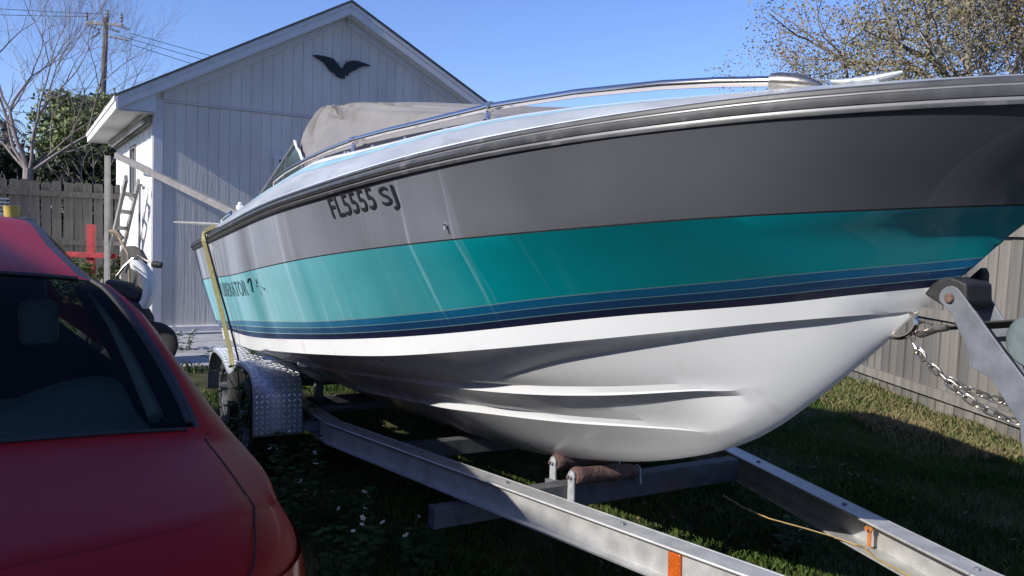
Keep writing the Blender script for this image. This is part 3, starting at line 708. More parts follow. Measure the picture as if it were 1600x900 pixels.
# bow eye
q_ = MB(); q_.tube([(5.30+.052*sin(t)*1.0-.012*cos(t), -.012*sin(t), 1.300-.034*cos(t)) for t in np.linspace(-.2, pi+.2, 16)], .0070, 10); q_.build('bow_eye', M['chrome'], boat, smooth=True)

# ================================================================ TRAILER
trailer = empty('boat_trailer', BO, BRZ, 'galvanised and aluminium tandem boat trailer with I-beam rails under the boat', 'trailer')
zt = lambda s: .27+.055*s
def ibeam(path, name, wo_=0.0):
    m_ = MB(); H_ = .118; Wf = .082; t = .007
    for k in range(len(path)-1):
        (s0, b0), (s1, b1) = path[k], path[k+1]
        a = Vector((s0, -b0, zt(s0))); c = Vector((s1, -b1, zt(s1)))
        pd = (c-a).normalized().cross(Vector((0, 0, 1))).normalized()     # towards starboard
        for (dz, w, hh, o_) in ((-t/2, Wf, t, 0), (-H_+t/2, Wf+.012, t, 0), (-H_/2, .008, H_-2*t-.001, wo_)):
            m_.beam(a+Vector((0, 0, dz))+pd*o_, c+Vector((0, 0, dz))+pd*o_, w, hh)
        for sd_ in (-1, 1):    # rounded lip beads of the flanges
            d = (c-a).normalized(); x = d.cross(Vector((0, 0, 1))).normalized()*sd_*(Wf/2)
            m_.tube([a+x+Vector((0, 0, -t/2)), c+x+Vector((0, 0, -t/2))], .0052, 6)
    return m_.build(name, M['alu'], trailer, bevel=0)
ibeam([(-.1, .62), (2.36, .612), (5.0, .10), (6.72, -.175)], 'frame_rail', .012)
ibeam([(-.1, -.97), (3.35, -1.06), (3.76, -.955), (5.27, -.495), (6.72, -.215)], 'frame_rail', -.034)
# tongue, coupler
m_ = MB(); m_.beam((5.3, .16, zt(5.3)-.17), (7.5, .195, zt(7.5)-.17), .08, .1); m_.build('tongue', M['galv'], trailer)
m_ = MB(); m_.beam((7.4, .195, .6), (7.75, .2, .62), .09, .09); m_.tube([(7.7, .2, .66), (7.84, .2, .60)], [.05, .04], 10); m_.build('coupler', M['galv_dull'], trailer)
# cross members
def xm(s0, b0, s1, b1, z0, z1, hh=.09, w=.06):
    m_ = MB(); m_.beam((s0, -b0, z0), (s1, -b1, z1), w, hh); o = m_.build('crossmember', M['galv_old'], trailer, bevel=.004); return o
xm(3.58, .53, 3.5, -1.05, zt(3.5)-.185, zt(3.5)-.185, .09)
xm(3.92, .26, 3.92, -.82, .43, .445, .10)
xm(2.95, .5, 2.95, -1.0, .38, .38, .08)
xm(1.2, .62, 1.2, -.95, .24, .24, .09); xm(.1, .6, .1, -.95, .22, .22, .09)
for s in (.75, 1.62):
    m_ = MB(); m_.tube([(s, -.98, .30), (s, 1.28, .30)], .03, 10); m_.build('axle', M['galv_dull'], trailer, smooth=True)
# rollers on brackets: keel rollers under the forefoot
def roller(s, b0, b1, z0, z1):
    m_ = MB(); a = Vector((s, -b0, z0)); c = Vector((s, -b1, z1)); L = (c-a).length; ax_ = (c-a).normalized()
    m_.lathe([(.0001, 0), (.034, 0), (.038, .01), (.038, .03), (.034, .045), (.033, L*.5-.02), (.030, L*.5), (.033, L*.5+.02), (.032, L-.05), (.026, L-.012), (.022, L), (.0001, L)], a, ax_, 20)
    ro = m_.build('roller', M['rust'], trailer, smooth=True)
    for e, sd_ in ((a, -1), (c, 1)):
        q_ = MB(); e2 = e+ax_*sd_*.012
        pr = [Vector((0, 0, 0))+Vector((.024*cos(t), 0, .024*sin(t))) for t in np.linspace(-.35, pi+.35, 9)]
        dn = .135 if sd_ < 0 else .05; pr = pr+[Vector((-.018, 0, -dn)), Vector((.030, 0, -dn))]
        q_.prism([e2+p for p in pr], (0, sd_*-.006 if sd_ < 0 else .006, 0))
        q_.tube([e2+Vector((0, -.012, 0)), e2+Vector((0, .012, 0))], .011, 10)
        q_.build('roller_bracket', M['galv'], trailer)
    q_ = MB(); q_.tube([a-ax_*.03, c+ax_*.03], .008, 8); q_.build('bolt', M['rust'], ro, smooth=True)
roller(3.76, .045, -.26, .515, .505); roller(3.97, .085, -.215, .520, .512)
for b_r in (.062, -.275):
    m_ = MB(); m_.beam((3.74, -b_r, .415), (3.93, -b_r, .44), .03, .05); m_.build('roller_mount', M['galv_dull'], trailer)
# bunk boards under the stern
for b in (.45, -.45):
    m_ = MB(); m_.beam((.2, -b, .40), (1.6, -b, .49), .09, .035); m_.build('bunk', M['lumber'], trailer)
    for s in (.5, 1.4): MB().box((s, -b, zt(s)+.02), (.05, .05, .13)).build('bunk_post', M['galv_dull'], trailer)
# wheels
rimm = mat('dull_rim', (.10, .10, .105), .5, metal=.4, noise=(20, .3))
def wheel(s, y0, out):
    w = MB(); c = Vector((s, y0, .262)); R_ = .262; wd = .17
    w.lathe([(.17, -wd/2), (.21, -wd/2-.008), (.245, -wd/2+.004), (R_, -wd/2+.03), (R_+.001, -.03), (R_-.008, -.028), (R_-.008, -.02), (R_+.001, -.018), (R_+.001, .018), (R_-.008, .02), (R_-.008, .028), (R_+.001, .03), (R_, wd/2-.03), (.245, wd/2-.004), (.21, wd/2+.008), (.17, wd/2)], c, (0, 1, 0), 40)
    we = empty('wheel', (0, 0, 0)); we.parent = trailer
    w.build('tyre', M['tyre'], we, smooth=True)
    q_ = MB(); q_.lathe([(.172, -.08), (.16, -.06), (.155, 0), (.16, .05), (.172, .08)], c, (0, 1, 0), 32)
    q_.lathe([(.0001, out*.065), (.05, out*.065), (.06, out*.04), (.12, out*.045), (.15, out*.03), (.158, out*.01)], c, (0, 1, 0), 32)
    for k in range(5):
        t = 2*pi*k/5; q_.lathe([(.0001, out*.06), (.009, out*.06), (.009, out*.045)], c+Vector((cos(t)*.065, 0, sin(t)*.065)), (0, 1, 0), 8)
    q_.build('rim', rimm, we, smooth=True)
for s in (.78, 1.62):
    wheel(s, -.87, -1); wheel(s, 1.17, 1)
# tandem fenders in tread plate
def fender(bi, bo):
    m_ = MB(); path = []
    A_ = [(.22, .18), (.24, .32), (.33, .45), (.46, .525), (.62, .55), (.9, .55), (1.05, .53), (1.17, .50), (1.30, .505), (1.42, .55), (1.55, .605), (1.72, .642), (2.00, .645), (2.10, .615), (2.15, .54), (2.16, .40), (2.16, .295)]
    f1 = []
    for k in range(len(A_)-1):
        for t in (0, .25, .5, .75): f1.append((lerp(A_[k][0], A_[k+1][0], t), lerp(A_[k][1], A_[k+1][1], t)))
    f1.append(A_[-1])
    # smooth it
    for _ in range(3): f1 = [f1[0]]+[((a[0]+2*b[0]+c[0])/4, (a[1]+2*b[1]+c[1])/4) for a, b, c in zip(f1, f1[1:], f1[2:])]+[f1[-1]]
    sg = -1 if bo > 0 else 1
    rows = [[(s, -bi, z), (s, -lerp(bi, bo, .5), z), (s, -bo, z)] for s, z in f1]
    m_.grid(rows)
    rows = [[(s, -bo, z), (s, -bo-.0*sg, z-.010)] for s, z in f1]
    cx, cz = 1.19, .22
    rows = [[(s, -bo, z), (s+(cx-s)*.03, -bo, z+(cz-z)*.075)] for s, z in f1]; m_.grid(rows)
    fo = m_.build('fender', treadm, trailer, smooth=True, ang=50)
    md = fo.modifiers.new('solid', 'SOLIDIFY'); md.thickness = .003
    # raised tread bars
    t_ = MB(); L = [0]
    for a, b in zip(f1, f1[1:]): L.append(L[-1]+sqrt((b[0]-a[0])**2+(b[1]-a[1])**2))
    def at(d):
        for k in range(len(L)-1):
            if d <= L[k+1]:
                t = (d-L[k])/(L[k+1]-L[k]+1e-9); a, b = f1[k], f1[k+1]; q = (lerp(a[0], b[0], t), lerp(a[1], b[1], t)); tx, tz = b[0]-a[0], b[1]-a[1]; n_ = sqrt(tx*tx+tz*tz); return q, (tx/n_, tz/n_)
        return f1[-1], (0, -1)
    step = .029; nd = int(L[-1]/step); nb2 = int(abs(bo-bi)/step)
    for i in range(nd):
        (s, z), (tx, tz) = at((i+.5)*step)
        nx, nz = -tz, tx
        if nz < 0 and abs(nx) < .8: nx, nz = -nx, -nz
        T = Vector((tx, 0, tz)); Nn = Vector((nx, 0, nz)); Y = Vector((0, 1, 0))
        if Nn.z < 0 or (abs(Nn.z) < .3 and Nn.x*(s-1.19) < 0): Nn = -Nn
        for j in range(nb2):
            b = lerp(bi, bo, (j+.5)/nb2); d = (T+Y).normalized() if (i+j) % 2 else (T-Y).normalized(); e = d.cross(Nn)
            c = Vector((s, -b, z))+Nn*.0055
            vs = [c+d*.0125, c+e*.0034, c-d*.0125, c-e*.0034, c+Nn*-.003+d*.0145, c+Nn*-.003+e*.0052, c+Nn*-.003-d*.0145, c+Nn*-.003-e*.0052]
            t_.add(vs, [(0, 1, 2, 3), (0, 4, 5, 1), (1, 5, 6, 2), (2, 6, 7, 3), (3, 7, 4, 0)])
    tb_ = t_.build('tread_pattern', treadb, fo); tag(tb_, kind='stuff')
    for s in (.25, 1.19, 2.1): m_ = MB(); m_.beam((s, -bi, zt(s)-.06), (s, -(bi+(.1 if bi < 0 else -.1)), zt(s)-.06), .06, .05); m_.build('fender_bracket', M['galv_dull'], trailer)
treadb = mat('tread_bar', (0.80, 0.82, 0.86), 0.3, metal=0.35)  # bars coloured paler than the plate so their relief reads in shade
treadm = mat('tread_plate', (0.44, 0.46, 0.50), 0.38, metal=0.25, noise=(20, 0.1))
fender(.735, 1.0); fender(-1.04, -1.30)
# amber marker on the near rail web, rusty bolt and earth strap on the far rail
def railpt(s0, b0, s1, b1, s, dz): t = (s-s0)/(s1-s0); return Vector((s, -lerp(b0, b1, t), zt(s)+dz))
a = railpt(2.36, .612, 5.0, .10, 4.71, -.062); d = Vector((2.64, .512, .145)).normalized(); nrm = Vector((-d.y, d.x, 0)).normalized()*-1
R_ = Matrix((d, nrm, d.cross(nrm))).transposed()
m_ = MB(); m_.box(a+nrm*.016, (.052, .02, .085), R_); m_.build('marker_lamp', M['orange'], trailer, bevel=.006)
m_ = MB(); m_.box(a+nrm*.0065, (.062, .006, .093), R_); m_.build('lamp_base', M['black'], trailer, bevel=.002)
a = railpt(3.76, -.955, 5.27, -.495, 4.79, -.035); d2 = Vector((1.51, -.46, .083)).normalized(); n2 = Vector((-d2.y, d2.x, 0)).normalized()
if n2.y > 0: n2 = -n2
m_ = MB(); m_.tube([a, a+n2*.025], .009, 8); m_.tube([a+n2*.008, a+n2*.014], .016, 6); m_.box(a+n2*.008+Vector((0, 0, -.035)), (.018, .004, .06), Matrix((d2, n2, d2.cross(n2))).transposed()); m_.build('bolt', mat('rust_orange', (.45, .16, .05), .8, noise=(60, .3)), trailer)
# bolt heads along the rail tops
for (s0, b0, s1, b1) in ((2.36, .612, 5.0, .10), (3.76, -.955, 5.27, -.495)):
    for s in np.arange(s0+.25, s1, .62):
        p = railpt(s0, b0, s1, b1, s, .0); m_ = MB(); m_.lathe([(.0001, .007), (.008, .007), (.0095, .004), (.0095, 0)], p, (0, 0, 1), 6); m_.build('bolt', M['galv_dull'], trailer)
# winch stand
wpl = [(5.432,1.372),(5.430,1.386),(5.435,1.398),(5.446,1.407),(5.459,1.410),(5.472,1.406),(5.482,1.397),(5.592,1.275),(5.66,1.203),(6.05,.745),(6.05,.60),(5.97,.60),(5.66,1.02),(5.635,1.13),(5.593,1.182),(5.569,1.214),(5.546,1.223),(5.514,1.234),(5.512,1.262),(5.468,1.339),(5.450,1.357)]
for b in (.045, -.075):
    m_ = MB(); pts = wpl if b > 0 else [(5.42, 1.378), (5.43, 1.412), (5.452, 1.415), (5.51, 1.34), (5.60, 1.262), (6.05, .72), (6.05, .6), (5.95, .6), (5.56, 1.19), (5.48, 1.31)]
    m_.prism([(s, -b-.003, z) for s, z in pts], (0, .006, 0)); m_.build('winch_post', M['galv_dull'], trailer, bevel=.0015)
m_ = MB(); m_.box((5.98, .015, .86), (.07, .125, .50), (0, -.15, 0)); m_.build('winch_post', M['galv_dull'], trailer)
m_ = MB(); m_.tube([(5.457, -.052, 1.381), (5.457, .09, 1.381)], .012, 12); m_.tube([(5.459, -.056, 1.380), (5.459, -.045, 1.380)], .009, 6); m_.build('bolt', mat('rusty_bolt', (.16, .10, .08), .8, metal=.3, noise=(90, .4)), trailer, smooth=True, ang=30)
# rubber bow stop: a V block cradling the stem
m_ = MB(); m_.prism([(5.383, -.038, 1.384), (5.400, -.038, 1.408), (5.418, -.038, 1.422), (5.45, -.038, 1.430), (5.487, -.038, 1.418), (5.492, -.038, 1.372), (5.465, -.038, 1.352), (5.43, -.038, 1.362)], (0, .10, 0))
m_.prism([(5.425, .05, 1.40), (5.438, .05, 1.432), (5.462, .05, 1.456), (5.470, .05, 1.44), (5.472, .05, 1.395)], (0, .028, 0)); m_.build('bow_stop', M['black'], trailer, bevel=.006)
m_ = MB(); m_.lathe([(.0001, -.035), (.056, -.035), (.060, -.031), (.060, -.027), (.034, -.026), (.034, .026), (.060, .027), (.060, .031), (.0001, .035)], (5.63, .02, 1.305), (0, 1, 0), 36); wd_ = m_.build('winch_drum', mat('winch_plate', (.20, .24, .25), .4, metal=.5, noise=(30, .15)), trailer, smooth=True)
m_ = MB(); m_.tube([(5.435, -.012, 1.309), (5.405, -.012, 1.303), (5.38, -.010, 1.290), (5.362, -.006, 1.282), (5.346, 0, 1.284), (5.338, .003, 1.297), (5.343, .006, 1.309), (5.358, .004, 1.313)], [.008, .010, .009, .008, .007, .0065, .006, .004], 9); m_.tube([(5.395, -.012, 1.312), (5.375, -.008, 1.316), (5.357, 0, 1.312)], .003, 6); m_.build('winch_hook', M['steel'], trailer)
m_ = MB()
P = [(5.40, .012, 1.302), (5.45, .012, 1.312), (5.52, .012, 1.326), (5.60, .012, 1.341)]
for k in range(3): m_.beam(P[k], P[k+1], .042-(k == 0)*.022, .004, up=(0, .35, 1))
m_.build('winch_strap', M['black'], trailer)

# ================================================================ things hung on boat and trailer
def W_(p): return toW(p[0], -p[1], p[2])
def chain(path, label, lk=.031):
    root = empty('safety_chain', toW(*path[0]), 0, label, 'chain', 'safety chains hanging from the bow eye')
    P = [toW(*p) for p in path]; seg = [0]
    for a, b in zip(P, P[1:]): seg.append(seg[-1]+(b-a).length)
    def at(d):
        for k in range(len(P)-1):
            if d <= seg[k+1]+1e-9: t = (d-seg[k])/(seg[k+1]-seg[k]); return P[k].lerp(P[k+1], t)
        return P[-1]
    me = MB(); hl, hw = .0115, .0058; pth = []
    for t in np.linspace(0, pi, 7): pth.append((hl-hw+hw*sin(t)*1.9, hw*1.25*cos(t), 0))
    for t in np.linspace(0, pi, 7): pth.append((-(hl-hw)-hw*sin(t)*1.9, -hw*1.25*cos(t), 0))
    me.tube(pth, .0030, 7, closed=True); mesh = me.mesh('link', M['steel'], smooth=True)
    pitch = .0265; n = int(seg[-1]/pitch)
    for i in range(n):
        a = at(i*pitch); b = at(min(seg[-1], i*pitch+pitch)); d = (b-a)
        if d.length < 1e-5: continue
        d.normalize(); o = bpy.data.objects.new('link', mesh); COL.objects.link(o); o.parent = root
        up = Vector((0, 0, 1)); y = up.cross(d).normalized(); z = d.cross(y)
        R_ = Matrix((d, y, z)).transposed() @ Matrix.Rotation(radians(45 if i % 2 else -45)+random.uniform(-.15, .15), 3, 'X')
        o.matrix_world = Matrix.Translation((a+b)/2) @ R_.to_4x4()
        o.matrix_parent_inverse = Matrix.Translation(-toW(*path[0]))
        o.matrix_basis = Matrix.Translation((a+b)/2) @ R_.to_4x4()
    return root
chain([(5.345, .01, 1.268), (5.37, .012, 1.238), (5.40, .014, 1.212), (5.455, .016, 1.187), (5.515, .018, 1.172), (5.573, .02, 1.166), (5.615, .024, 1.161), (5.66, .03, 1.16)], 'upper of the two steel safety chains hanging from the bow eye')
chain([(5.352, .018, 1.262), (5.38, .024, 1.232), (5.415, .03, 1.214), (5.472, .034, 1.178), (5.536, .036, 1.146), (5.594, .038, 1.134), (5.632, .04, 1.130), (5.67, .04, 1.13)], 'lower of the two steel safety chains, sagging below the winch post')
# tie-down strap over the gunwale, black cord beside it
m_ = MB(); w = .026
P = [toW(1.545, 1.13, 1.43), toW(1.545, 1.19, 1.40), toW(1.545, 1.195, 1.345), toW(1.40, 1.08, .95), toW(1.26, .99, .62), toW(1.22, .97, .50)]
for k in range(5): m_.beam(P[k], P[k+1], .036, .003, up=(.35, .93, .2))
tag(m_.build('tie_down_strap', M['strap']), 'dirty yellow webbing strap over the gunwale near the stern', 'strap')
m_ = MB(); m_.tube([toW(1.62, 1.12, 1.43), toW(1.62, 1.20, 1.39), toW(1.62, 1.185, 1.33), toW(1.60, 1.12, 1.10), toW(1.58, 1.06, .9), toW(1.50, 1.0, .70), toW(1.45, .97, .60)], .006, 8)
tag(m_.build('cord', M['black'], smooth=True), 'thin black cord hanging down the hull beside the yellow strap', 'cord')
# loose wiring along the far rail
m_ = MB(); m_.tube([toW(4.30, -.40, .49), toW(4.36, -.45, .455), toW(4.45, -.50, .435), toW(4.56, -.56, .43), toW(4.66, -.60, .428), toW(4.74, -.62, .425), toW(4.79, -.60, .44), toW(4.86, -.57, .432), toW(5.0, -.54, .438), toW(5.15, -.50, .445), toW(5.4, -.44, .46)], .0026, 7)
tag(m_.build('loose_wire', M['wire_yellow'], smooth=True), 'loose yellow wire trailing along the lower lip of the far trailer rail', 'wire')

# ================================================================ CAR
CFA = radians(37.5)
CO = Vector((-0.377, 1.516, 0.0))
car = empty('parked_car', CO, CFA, 'dusty red car parked beside the trailer, seen over its rear window and boot', 'car')
# local: x = right, y = forward, z up; rear right corner near the origin, centre line at x = -.80
XC = -.80
WZc = curve([(.20, .78), (.32, .84), (.50, .875), (.66, .925), (.78, .92), (.86, .885), (.90, .84)])
RZc = curve([(.20, .02), (.32, -.09), (.46, -.11), (.50, -.05), (.60, -.03), (.74, -.01), (.83, .02), (.875, .08), (.90, .13)])
FZc = curve([(.20, 4.35), (.45, 4.52), (.60, 4.5), (.75, 4.38), (.90, 4.1)])
def ring(z, n=96):
    W_0, R_0, F_0 = WZc(z), RZc(z), FZc(z); cy = (R_0+F_0)/2; hy = (F_0-R_0)/2; out = []
    for i in range(n):
        t = 2*pi*i/n; c, s_ = cos(t), sin(t)
        # superellipse with tight corners
        px = W_0*(abs(c)**(2/9.0))*(1 if c >= 0 else -1); py = hy*(abs(s_)**(2/9.0))*(1 if s_ >= 0 else -1)
        bow = .05*(1-(px/W_0)**2)*(1 if s_ < 0 else -1)
        out.append((XC+px, cy+py-bow*(abs(s_)**2), z))
    return out
# the tight superellipse bunches points at corners; resample by arc length
def resample(P, n):
    L = [0]; Q = P+[P[0]]
    for a, b in zip(Q, Q[1:]): L.append(L[-1]+(Vector(b)-Vector(a)).length)
    out = []; k = 0
    for i in range(n):
        d = L[-1]*i/n
        while L[k+1] < d: k += 1
        t = (d-L[k])/(L[k+1]-L[k]+1e-9); out.append(tuple(Vector(Q[k]).lerp(Vector(Q[k+1]), t)))
    return out
zs_ = [.20, .26, .34, .42, .46, .485, .50, .54, .60, .66, .72, .77, .81, .84, .865, .885, .90]
NR = 220
rings = [resample(ring(z, 720), NR) for z in zs_]
b_ = MB(); b_.grid(rings, close=True)
for r_ in (rings[0],): b_.add(r_, [tuple(range(NR))])
# upper body: grid over stations; right profile points given as (x from centre, z)
def rearF(h): # where the top ring's rear edge is for half-width h
    t = min(1, abs(h)/.815); return .16-.05*(1-t*t)+.10*max(0, (t-.75)/.25)**3
stn = [(.0, .935-.035, 0), ]
zc_ = curve([(.16, .905), (.30, .932), (.45, .950), (.58, .968), (.62, .99), (1.20, 1.325), (1.30, 1.355), (1.75, 1.425), (2.2, 1.492), (2.7, 1.492), (3.0, 1.41), (3.6, 1.05), (3.66, 1.0), (4.1, .92)])
ze_ = curve([(.16, .895), (.30, .915), (.45, .932), (.58, .945), (.62, .965), (1.20, 1.292), (1.30, 1.315), (1.75, 1.378), (2.2, 1.446), (2.7, 1.450), (3.0, 1.37), (3.6, 1.03), (3.66, .985), (4.1, .90)])
he_ = curve([(.16, .735), (.30, .745), (.58, .762), (.62, .762), (1.12, .665), (1.19, .635), (1.215, .60), (1.30, .59), (1.75, .575), (2.2, .57), (2.7, .57), (3.0, .60), (3.6, .70), (3.66, .71), (4.1, .70)])
zb_ = curve([(.16, .885), (.58, .915), (.9, .945), (2.2, .95), (3.6, .94), (4.1, .895)])
hb_ = curve([(.16, .83), (.4, .865), (.9, .875), (2.2, .87), (3.4, .865), (4.1, .80)])
FS = [.16, .20, .25, .30, .38, .46, .54, .579, .60, .62, .70, .80, .90, 1.0, 1.1, 1.18, 1.20, 1.24, 1.30, 1.42, 1.55, 1.75, 2.0, 2.2, 2.45, 2.7, 2.85, 3.0, 3.2, 3.4, 3.59, 3.6, 3.66, 3.8, 3.95, 4.1]
rows = []
TJ = [0, .15, .3, .45, .6, .72, .82, .9, .96, 1.0]
def colpts(f):
    hc, ze, zc, hb, zb = he_(f), ze_(f), zc_(f), hb_(f), zb_(f)
    P = []
    for t in TJ: P.append((hc*t, lerp(zc, ze, t**2.4)))
    P.append((hc+.012, ze-.002)); P.append((hc+.030, ze-.006))
    for t in (.2, .4, .6, .8, .93): P.append((lerp(hc+.030, hb, t)+.02*sin(pi*t)*(1 if f > 1 else .3), lerp(ze-.006, zb, t**1.15)))
    P.append((hb, zb)); 
    return P
ncol = len(colpts(1.0))
for f in FS:
    P = colpts(f); row = []
    for h, z in reversed(P[1:]): row.append((-h, z))
    row = [(x, z) for x, z in row]+[(h, z) for h, z in P]
    k = max(0, 1-(f-.16)/.42)
    rows.append([(XC+h, f+(rearF(h)-.16)*k, z) for h, z in row])
nn = len(rows[0]); mid = ncol-1
def cls(i, j):
    f = (FS[i]+FS[i+1])/2; jj = (j-mid) if j >= mid else (mid-1-j)      # 0..  outward index
    if .62 <= f <= 1.20 and jj < 9: return 1                            # rear glass
    if 3.0 <= f <= 3.6 and jj < 9: return 1
    if jj in (9, 10) and f > 1.20 and f < 3.0: return 2                  # roof moulding
    if jj >= 11 and jj <= 14 and ((1.42 < f < 2.0) or (2.05 < f < 3.2)): return 1
    if .62 <= f <= 1.2 and jj == 9: return 2
    return 0
allf = MB(); allf.grid(rows, fn=cls)
def sub(mb, mi):
    o = MB(); idx = {}
    for f, m_ in zip(mb.f, mb.m):
        if m_ != mi: continue
        nf = []
        for q in f:
            if q not in idx: idx[q] = len(o.v); o.v.append(mb.v[q])
            nf.append(idx[q])
        o.f.append(tuple(nf)); o.m.append(0)
    return o
bd = sub(allf, 0)
b_.add(bd.v, bd.f)
# belt flange joining the top ring to the deck and side
top = rings[-1]
bsk = MB()
edge = [r[-1] for r in rows]; 
low = []
for r in rows: low.append((r[-1][0]+.012, r[-1][1], min(.90, r[-1][2]-.02)))
b_.grid([edge, [(x-.0, y, z-.0) for x, y, z in low]])
edgeL = [r[0] for r in rows]; b_.grid([edgeL, [(x-.012, y, min(.90, z-.02)) for x, y, z in edgeL]])
rr = rows[0]; b_.grid([rr, [(x, y-.02, z-.012) for x, y, z in rr]])
body = b_.build('body', M['red'], car, smooth=True, ang=50, weld=.004)
glassm = mat('car_glass', (0.012, 0.02, 0.02), 0.05, spec=.6)
gN = glassm.node_tree.nodes; gL = glassm.node_tree.links
tr_ = gN.new('ShaderNodeBsdfTransparent'); tr_.inputs[0].default_value = (.40, .47, .43, 1); mxs = gN.new('ShaderNodeMixShader'); mxs.inputs[0].default_value = .84
gL.new(gN['Principled BSDF'].outputs[0], mxs.inputs[1]); gL.new(tr_.outputs[0], mxs.inputs[2]); gL.new(mxs.outputs[0], gN['Material Output'].inputs[0])
go = sub(allf, 1)
go.build('window_glass', glassm, car, smooth=True, ang=50)
sub(allf, 2).build('roof_moulding', M['roofmould'], car, smooth=True)
# seams: boot lid / quarter panel, drawn as a recessed dark bead; black glass border
def topz_at(h, f):
    P = colpts(f); h = abs(h)
    for a, c in zip(P, P[1:]):
        if a[0] <= h <= c[0]+1e-6: return lerp(a[1], c[1], (h-a[0])/(c[0]-a[0]+1e-9))
    return P[-1][1]
m_ = MB(); pth = []
for f in np.linspace(.58, .16, 14): h = lerp(.775, .765, (.58-f)/.42); pth.append((XC+h, f+(rearF(h)-.16)*max(0, 1-(f-.16)/.42), topz_at(h, f)+.0005))
lz = pth[-1]
for z in (.87, .84, .80, .74, .68, .6, .52): pth.append((XC+.765-(.92-z)*.75, RZc(z)+(.0 if z < .85 else .012), z))
m_.tube(pth, .0022, 6)
m_.build('boot_seam', M['seam'], car)
m_ = MB()
pr = [(XC+he_(f)*.985, f, ze_(f)+.003) for f in np.linspace(.63, 1.19, 14)]
m_.tube(pr, .008, 6); m_.tube([(2*XC-x, y, z) for x, y, z in pr], .008, 6)
pb = [(XC+h, .612, topz_at(h, .612)+.002) for h in np.linspace(-.74, .74, 30)]; m_.tube(pb, .005, 6)
pt = [(XC+h, 1.195, topz_at(h, 1.195)+.002) for h in np.linspace(-.59, .59, 30)]; m_.tube(pt, .008, 6)
m_.build('window_seal', M['black'], car, smooth=True)
# tail lamps
for sd_ in (1, -1):
    m_ = MB(); rws = []
    for z in np.linspace(.56, .80, 8):
        rg = rings[0]; W_0, R_0 = WZc(z), RZc(z); row = []
        P = resample(ring(z, 720), 440)
        P = [p for p in P if p[1] < .42 and (p[0]-XC)*sd_ > .52]
        P.sort(key=lambda p: atan2(p[1]-.6, (p[0]-XC)*sd_-.3))
        idx_ = np.linspace(0, len(P)-1, 26).astype(int)
        for k in idx_:
            p = Vector(P[k]); o_ = Vector((sd_*.006, -.006, 0)); row.append(p+o_)
        rws.append(row)
    m_.grid(rws); m_.build('tail_lamp', M['tail'], car, smooth=True)
# interior
m_ = MB(); m_.box((XC, 1.9, .55), (1.5, 2.6, .06)); m_.box((XC-.77, 1.9, .75), (.04, 2.6, .4)); m_.box((XC+.77, 1.9, .75), (.04, 2.6, .4)); m_.build('floor', M['interior'], car)
m_ = MB(); m_.box((XC, .98, .915), (1.42, .62, .03), (radians(2), 0, 0)); m_.build('parcel_shelf', M['shelf'], car, bevel=.01)
m_ = MB(); m_.box((XC, 1.36, .86), (1.36, .16, .42), (radians(-14), 0, 0)); m_.box((XC, 1.62, .66), (1.36, .5, .16)); m_.build('rear_seat', M['interior'], car, bevel=.04)
for hx in (-.40, .40):
    m_ = MB(); m_.box((XC+hx, 2.28, .95), (.50, .14, .62), (radians(-14), 0, 0)); m_.box((XC+hx, 2.12, .68), (.5, .5, .15)); so = m_.build('front_seat', M['interior'], car, bevel=.04)
    m_ = MB(); m_.box((XC+hx, 2.22, 1.30), (.26, .10, .16), (radians(-10), 0, 0)); m_.build('headrest', M['interior_grey'], car, bevel=.035)
for hx, f_0 in ((.52, 1.42), (-.52, 1.42)):
    m_ = MB(); m_.box((XC+hx, f_0+.03, 1.14), (.11, .06, .15), (radians(-10), 0, 0)); m_.build('headrest', M['interior_grey'], car, bevel=.03)
for sd_ in (1, -1):   # inner pillar trim
    m_ = MB(); m_.tube([(XC+sd_*.704, .76, .965), (XC+sd_*.69, .93, 1.06), (XC+sd_*.67, 1.12, 1.16), (XC+sd_*.64, 1.31, 1.245)], [.020, .017, .012, .006], 8); m_.build('pillar_trim', M['interior_grey'], car, smooth=True)
for sd_ in (1, -1):
    m_ = MB(); m_.prism([(XC+sd_*.715, .74, .95), (XC+sd_*.80, .71, .965), (XC+sd_*.755, .99, 1.09), (XC+sd_*.68, 1.25, 1.255), (XC+sd_*.64, 1.33, 1.25)], (0, .30, -.01)); m_.build('pillar_panel', M['interior'], car)
m_ = MB(); m_.grid([[(XC+x_, f_, .935+.05*max(0, 1-((x_-.62)/.22)**2)*max(0, min(1, (f_-.95)/.2))+.008*sin(x_*14+f_*9)) for x_ in np.linspace(-.68, .70, 30)] for f_ in np.linspace(.70, 1.26, 12)]); m_.build('shelf_cover', M['shelf'], car, smooth=True)
# wheels
for (x_, y_) in ((XC+.80, .80), (XC-.80, .80), (XC+.80, 3.45), (XC-.80, 3.45)):
    we = empty('wheel', (0, 0, 0)); we.parent = car
    m_ = MB(); m_.lathe([(.19, -.095), (.27, -.1), (.30, -.08), (.31, -.05), (.31, .05), (.30, .08), (.27, .1), (.19, .095)], (x_, y_, .31), (1, 0, 0), 36); m_.build('tyre', M['tyre'], we, smooth=True)
    m_ = MB(); sg = 1 if x_ > XC else -1; m_.lathe([(.0001, .07*sg), (.06, .075*sg), (.12, .06*sg), (.185, .08*sg), (.192, .06*sg)], (x_, y_, .31), (1, 0, 0), 30); m_.build('rim', M['galv'], we, smooth=True)
# whip of a roof clutter: a yellow tub and a strip of black mesh beyond the roof edge
def CW(x, y, z): return CO+Vector((cos(CFA)*x-sin(CFA)*y, sin(CFA)*x+cos(CFA)*y, z))

